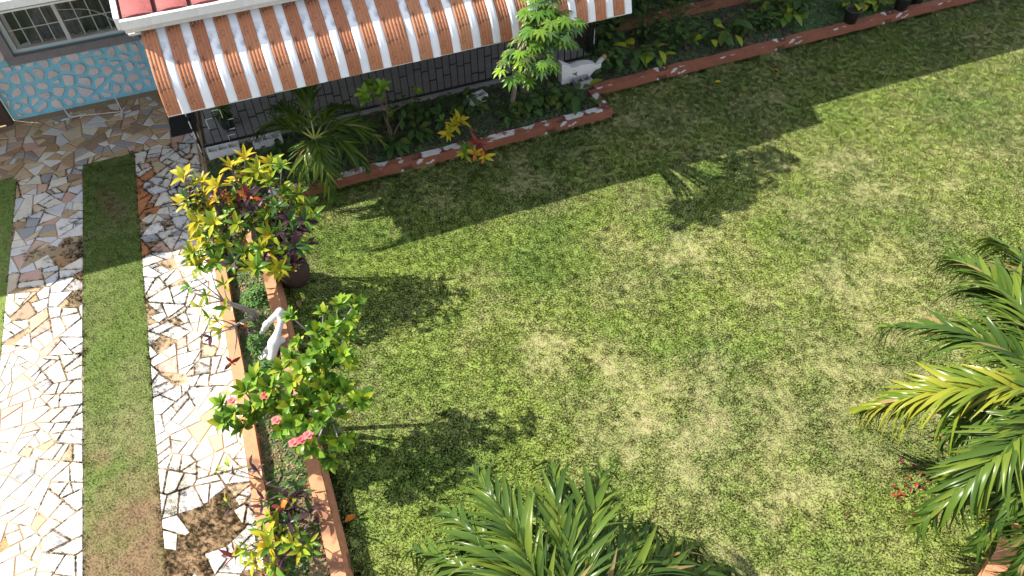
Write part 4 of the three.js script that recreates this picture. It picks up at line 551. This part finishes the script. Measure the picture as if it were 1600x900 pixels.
  for (const [x, z, l, n] of [[11.95, -11.16, 'black nursery pot on the long kerb, leftmost of three', 9], [13.3, -11.18, 'black nursery pot on the long kerb, middle of three', 12], [13.85, -11.3, 'black nursery pot on the long kerb, rightmost of three', 12]]) {
    const o = thing('nursery_pot', l, 'pot', 'black nursery pots on the kerb', [x, 0.19, z]); part('pot', potG, potM, o); const s = new THREE.CircleGeometry(0.14, 16); s.rotateX(-Math.PI / 2); s.translate(0, 0.26, 0); part('soil', s, M.soil, o);
    plant('potted_plant', l.replace('black nursery pot', 'leafy plant in the black pot'), [x, 0.45, z], { n, h: 0.35, len: 0.24, mats: mixm('bright', 'shady', 'lime'), group: 'plants in the black pots' });
  }
  // plants below the right palm
  plant('leafy_plant', 'low dark plant on the lawn below the right palm fronds', [6.75, 0, -2.5], { n: 22, h: 0.28, len: 0.12, geos: ovalLeaf, mats: mixm('dark', 'green') });
  plant('leafy_plant', 'grassy dark plant at the bottom right orange edging', [6.65, 0.05, -1.05], { n: 30, h: 0.35, len: 0.4, geos: [leafGeo(0.09, 0.4, 0.5, 5)], mats: mixm('green', 'dark') });
  const fl = thing('flowering_plant', 'small shrub of cream blossoms half hidden under the right palm', 'plant', null, [6.55, 0, -1.75]), fv = new Leaves(fl, 120, 'leaf'), bl = new Leaves(fl, 160, 'blossom');
  for (let k = 0; k < 90; k++) { const p = V(rr(-0.55, 0.75), rr(0.1, 0.4), rr(-0.4, 0.45)); fv.add(pick(ovalLeaf), pick(mixm('green', 'lime')), frame(p, V(rr(-1, 1), rr(-0.1, 0.8), rr(-1, 1)), V(0, 1, 0), rr(0.07, 0.13)), 0.1); bl.add(ovalLeaf[0], C.cream[0], frame(p.clone().add(V(rr(-0.06, 0.06), 0.06, rr(-0.06, 0.06))), V(rr(-1, 1), rr(0, 0.8), rr(-1, 1)), V(0, 1, 0), rr(0.05, 0.075)), 0.05); }
  fv.done(); bl.done();
}
{ // ground cover in the beds: nobody could count it
  const bits = [leafGeo(0.5, 0.2, 0.3, 3), leafGeo(0.35, 0.2, 0.4, 3)], cm = new THREE.MeshPhysicalMaterial({ color: 0xffffff, roughness: 1, transmission: 0.3, thickness: 0, side: THREE.DoubleSide });
  function cover(name, label, list) { const m = new THREE.InstancedMesh(mergeGeometries([0, 1, 2, 3, 4].map((k) => { const g = plain(bits[k % 2]), a = k * 1.26 + rr(-0.3, 0.3); g.applyMatrix4(frame(V(0, 0, 0), V(Math.cos(a), rr(0.2, 0.9), Math.sin(a)), V(0, 1, 0), rr(0.7, 1.1))); return g; }), false), cm, list.length), X = new THREE.Matrix4(), q = new THREE.Quaternion(), c = new THREE.Color(); list.forEach(([x, y, z, s, col], i) => { q.setFromEuler(new THREE.Euler(rr(-0.4, 0.4), rr(0, 6.28), rr(-0.4, 0.4))); X.compose(V(x, y, z), q, V(s, s, s)); m.setMatrixAt(i, X); m.setColorAt(i, c.setRGB(...vary(col, 0.4))); }); m.name = numbered(name); m.userData = { kind: 'stuff', label, category: 'weeds' }; shade(m); scene.add(m); }
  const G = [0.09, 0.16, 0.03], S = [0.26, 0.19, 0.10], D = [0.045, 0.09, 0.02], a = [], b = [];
  for (let i = 0; i < 5200; i++) { const z = rr(-10.2, -2.8), x = rr(-1.43, -0.94), d = con(fbm(x * 3, z * 2.2, 3), 2.4); if (z < -8.8 && x > -1.12) continue; const dry = z > -5 ? 0.62 : 0.38; a.push([x, 0.15, z, rr(0.03, 0.075) * (d > 0.5 ? 1.2 : 0.9), rnd() < (d > 0.5 ? 0.15 : dry + 0.25) ? S : G]); }
  for (const [x, z, r] of [[-1.12, -8.1, 0.2], [-1.2, -7.2, 0.16], [-1.18, -6.7, 0.18]]) for (let i = 0; i < 260; i++) { const t = rr(0, 6.28), q = r * Math.sqrt(rnd()); a.push([x + q * Math.cos(t), 0.16 + 0.22 * (1 - q / r) * rnd(), z + q * Math.sin(t), rr(0.05, 0.09), [0.09, 0.20, 0.03]]); }
  cover('planter_weeds', 'weeds and dry litter covering the soil of the orange planter', a);
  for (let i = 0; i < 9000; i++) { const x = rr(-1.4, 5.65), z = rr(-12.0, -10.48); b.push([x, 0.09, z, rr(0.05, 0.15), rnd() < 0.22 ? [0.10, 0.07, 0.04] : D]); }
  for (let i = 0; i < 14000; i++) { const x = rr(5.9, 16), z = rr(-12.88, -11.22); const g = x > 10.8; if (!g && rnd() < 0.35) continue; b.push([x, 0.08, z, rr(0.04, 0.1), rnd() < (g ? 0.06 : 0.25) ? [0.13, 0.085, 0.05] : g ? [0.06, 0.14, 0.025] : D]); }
  for (let i = 0; i < 3000; i++) b.push([rr(7, 14), 0.1, rr(-14.5, -13.1), rr(0.05, 0.12), D]);
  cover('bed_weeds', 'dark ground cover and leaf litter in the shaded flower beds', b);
}
// fallen leaves and petals
{
  const g = leafGeo(0.5, 0.5, 0.4, 4);
  const drop = (name, label, cat, group, m, x, z, s) => { const o = single(name, g, m, label, cat, group); const t = rr(0, 6.28); frame(V(x, 0.045, z), V(Math.cos(t), 0.05, Math.sin(t)), V(rr(-0.3, 0.3), 1, rr(-0.3, 0.3)), s).decompose(o.position, o.quaternion, o.scale); };
  drop('fallen_leaf', 'bright yellow fallen leaf on the shaded grass near the kerb', 'leaf', 'fallen leaves on the lawn', C.yellow[0], ...[8.255, -10.491], 0.15);
  drop('fallen_leaf', 'orange fallen leaf on the shaded grass, right of the yellow one', 'leaf', 'fallen leaves on the lawn', C.orange[0], ...[9.589, -10.422], 0.11);
  drop('fallen_leaf', 'brown fallen leaf on the grass closest to the long kerb', 'leaf', 'fallen leaves on the lawn', C.dry[0], ...[10.193, -10.578], 0.13);
  drop('fallen_leaf', 'orange brown fallen leaf beside the lower planter wall', 'leaf', 'fallen leaves on the lawn', C.orange[0], ...[-0.661, -4.238], 0.16);
  drop('fallen_leaf', 'tan fallen leaf beside the clay pot at the planter', 'leaf', 'fallen leaves on the lawn', C.dry[0], ...[-0.551, -7.939], 0.16);
  for (const [x, z] of [[5.923, -2.452], [5.957, -2.401], [6.033, -2.295], [6.094, -2.243], [5.86, -2.208], [5.756, -2.177], [5.668, -2.14], [5.924, -2.137], [6.032, -2.084], [5.572, -2.072], [5.699, -2.066], [5.583, -2.007], [5.409, -1.989], [4.914, -2.144], [5.495, -1.86], [5.616, -1.838], [5.617, -1.668], [6.283, -2.102], [5.819, -2.116], [5.913, -2.069], [5.649, -2.175], [6.123, -2.121], [7.12, -2.715], [7.29, -2.772], [7.277, -2.714]]) drop('fallen_petal', 'small red fallen petal on the grass below the right palm', 'petal', 'red petals on the lawn', pick(C.red), x, z, rr(0.05, 0.085));
}
scene.traverse((o) => { if (o.isMesh) shade(o); });
renderer.render(scene, camera);
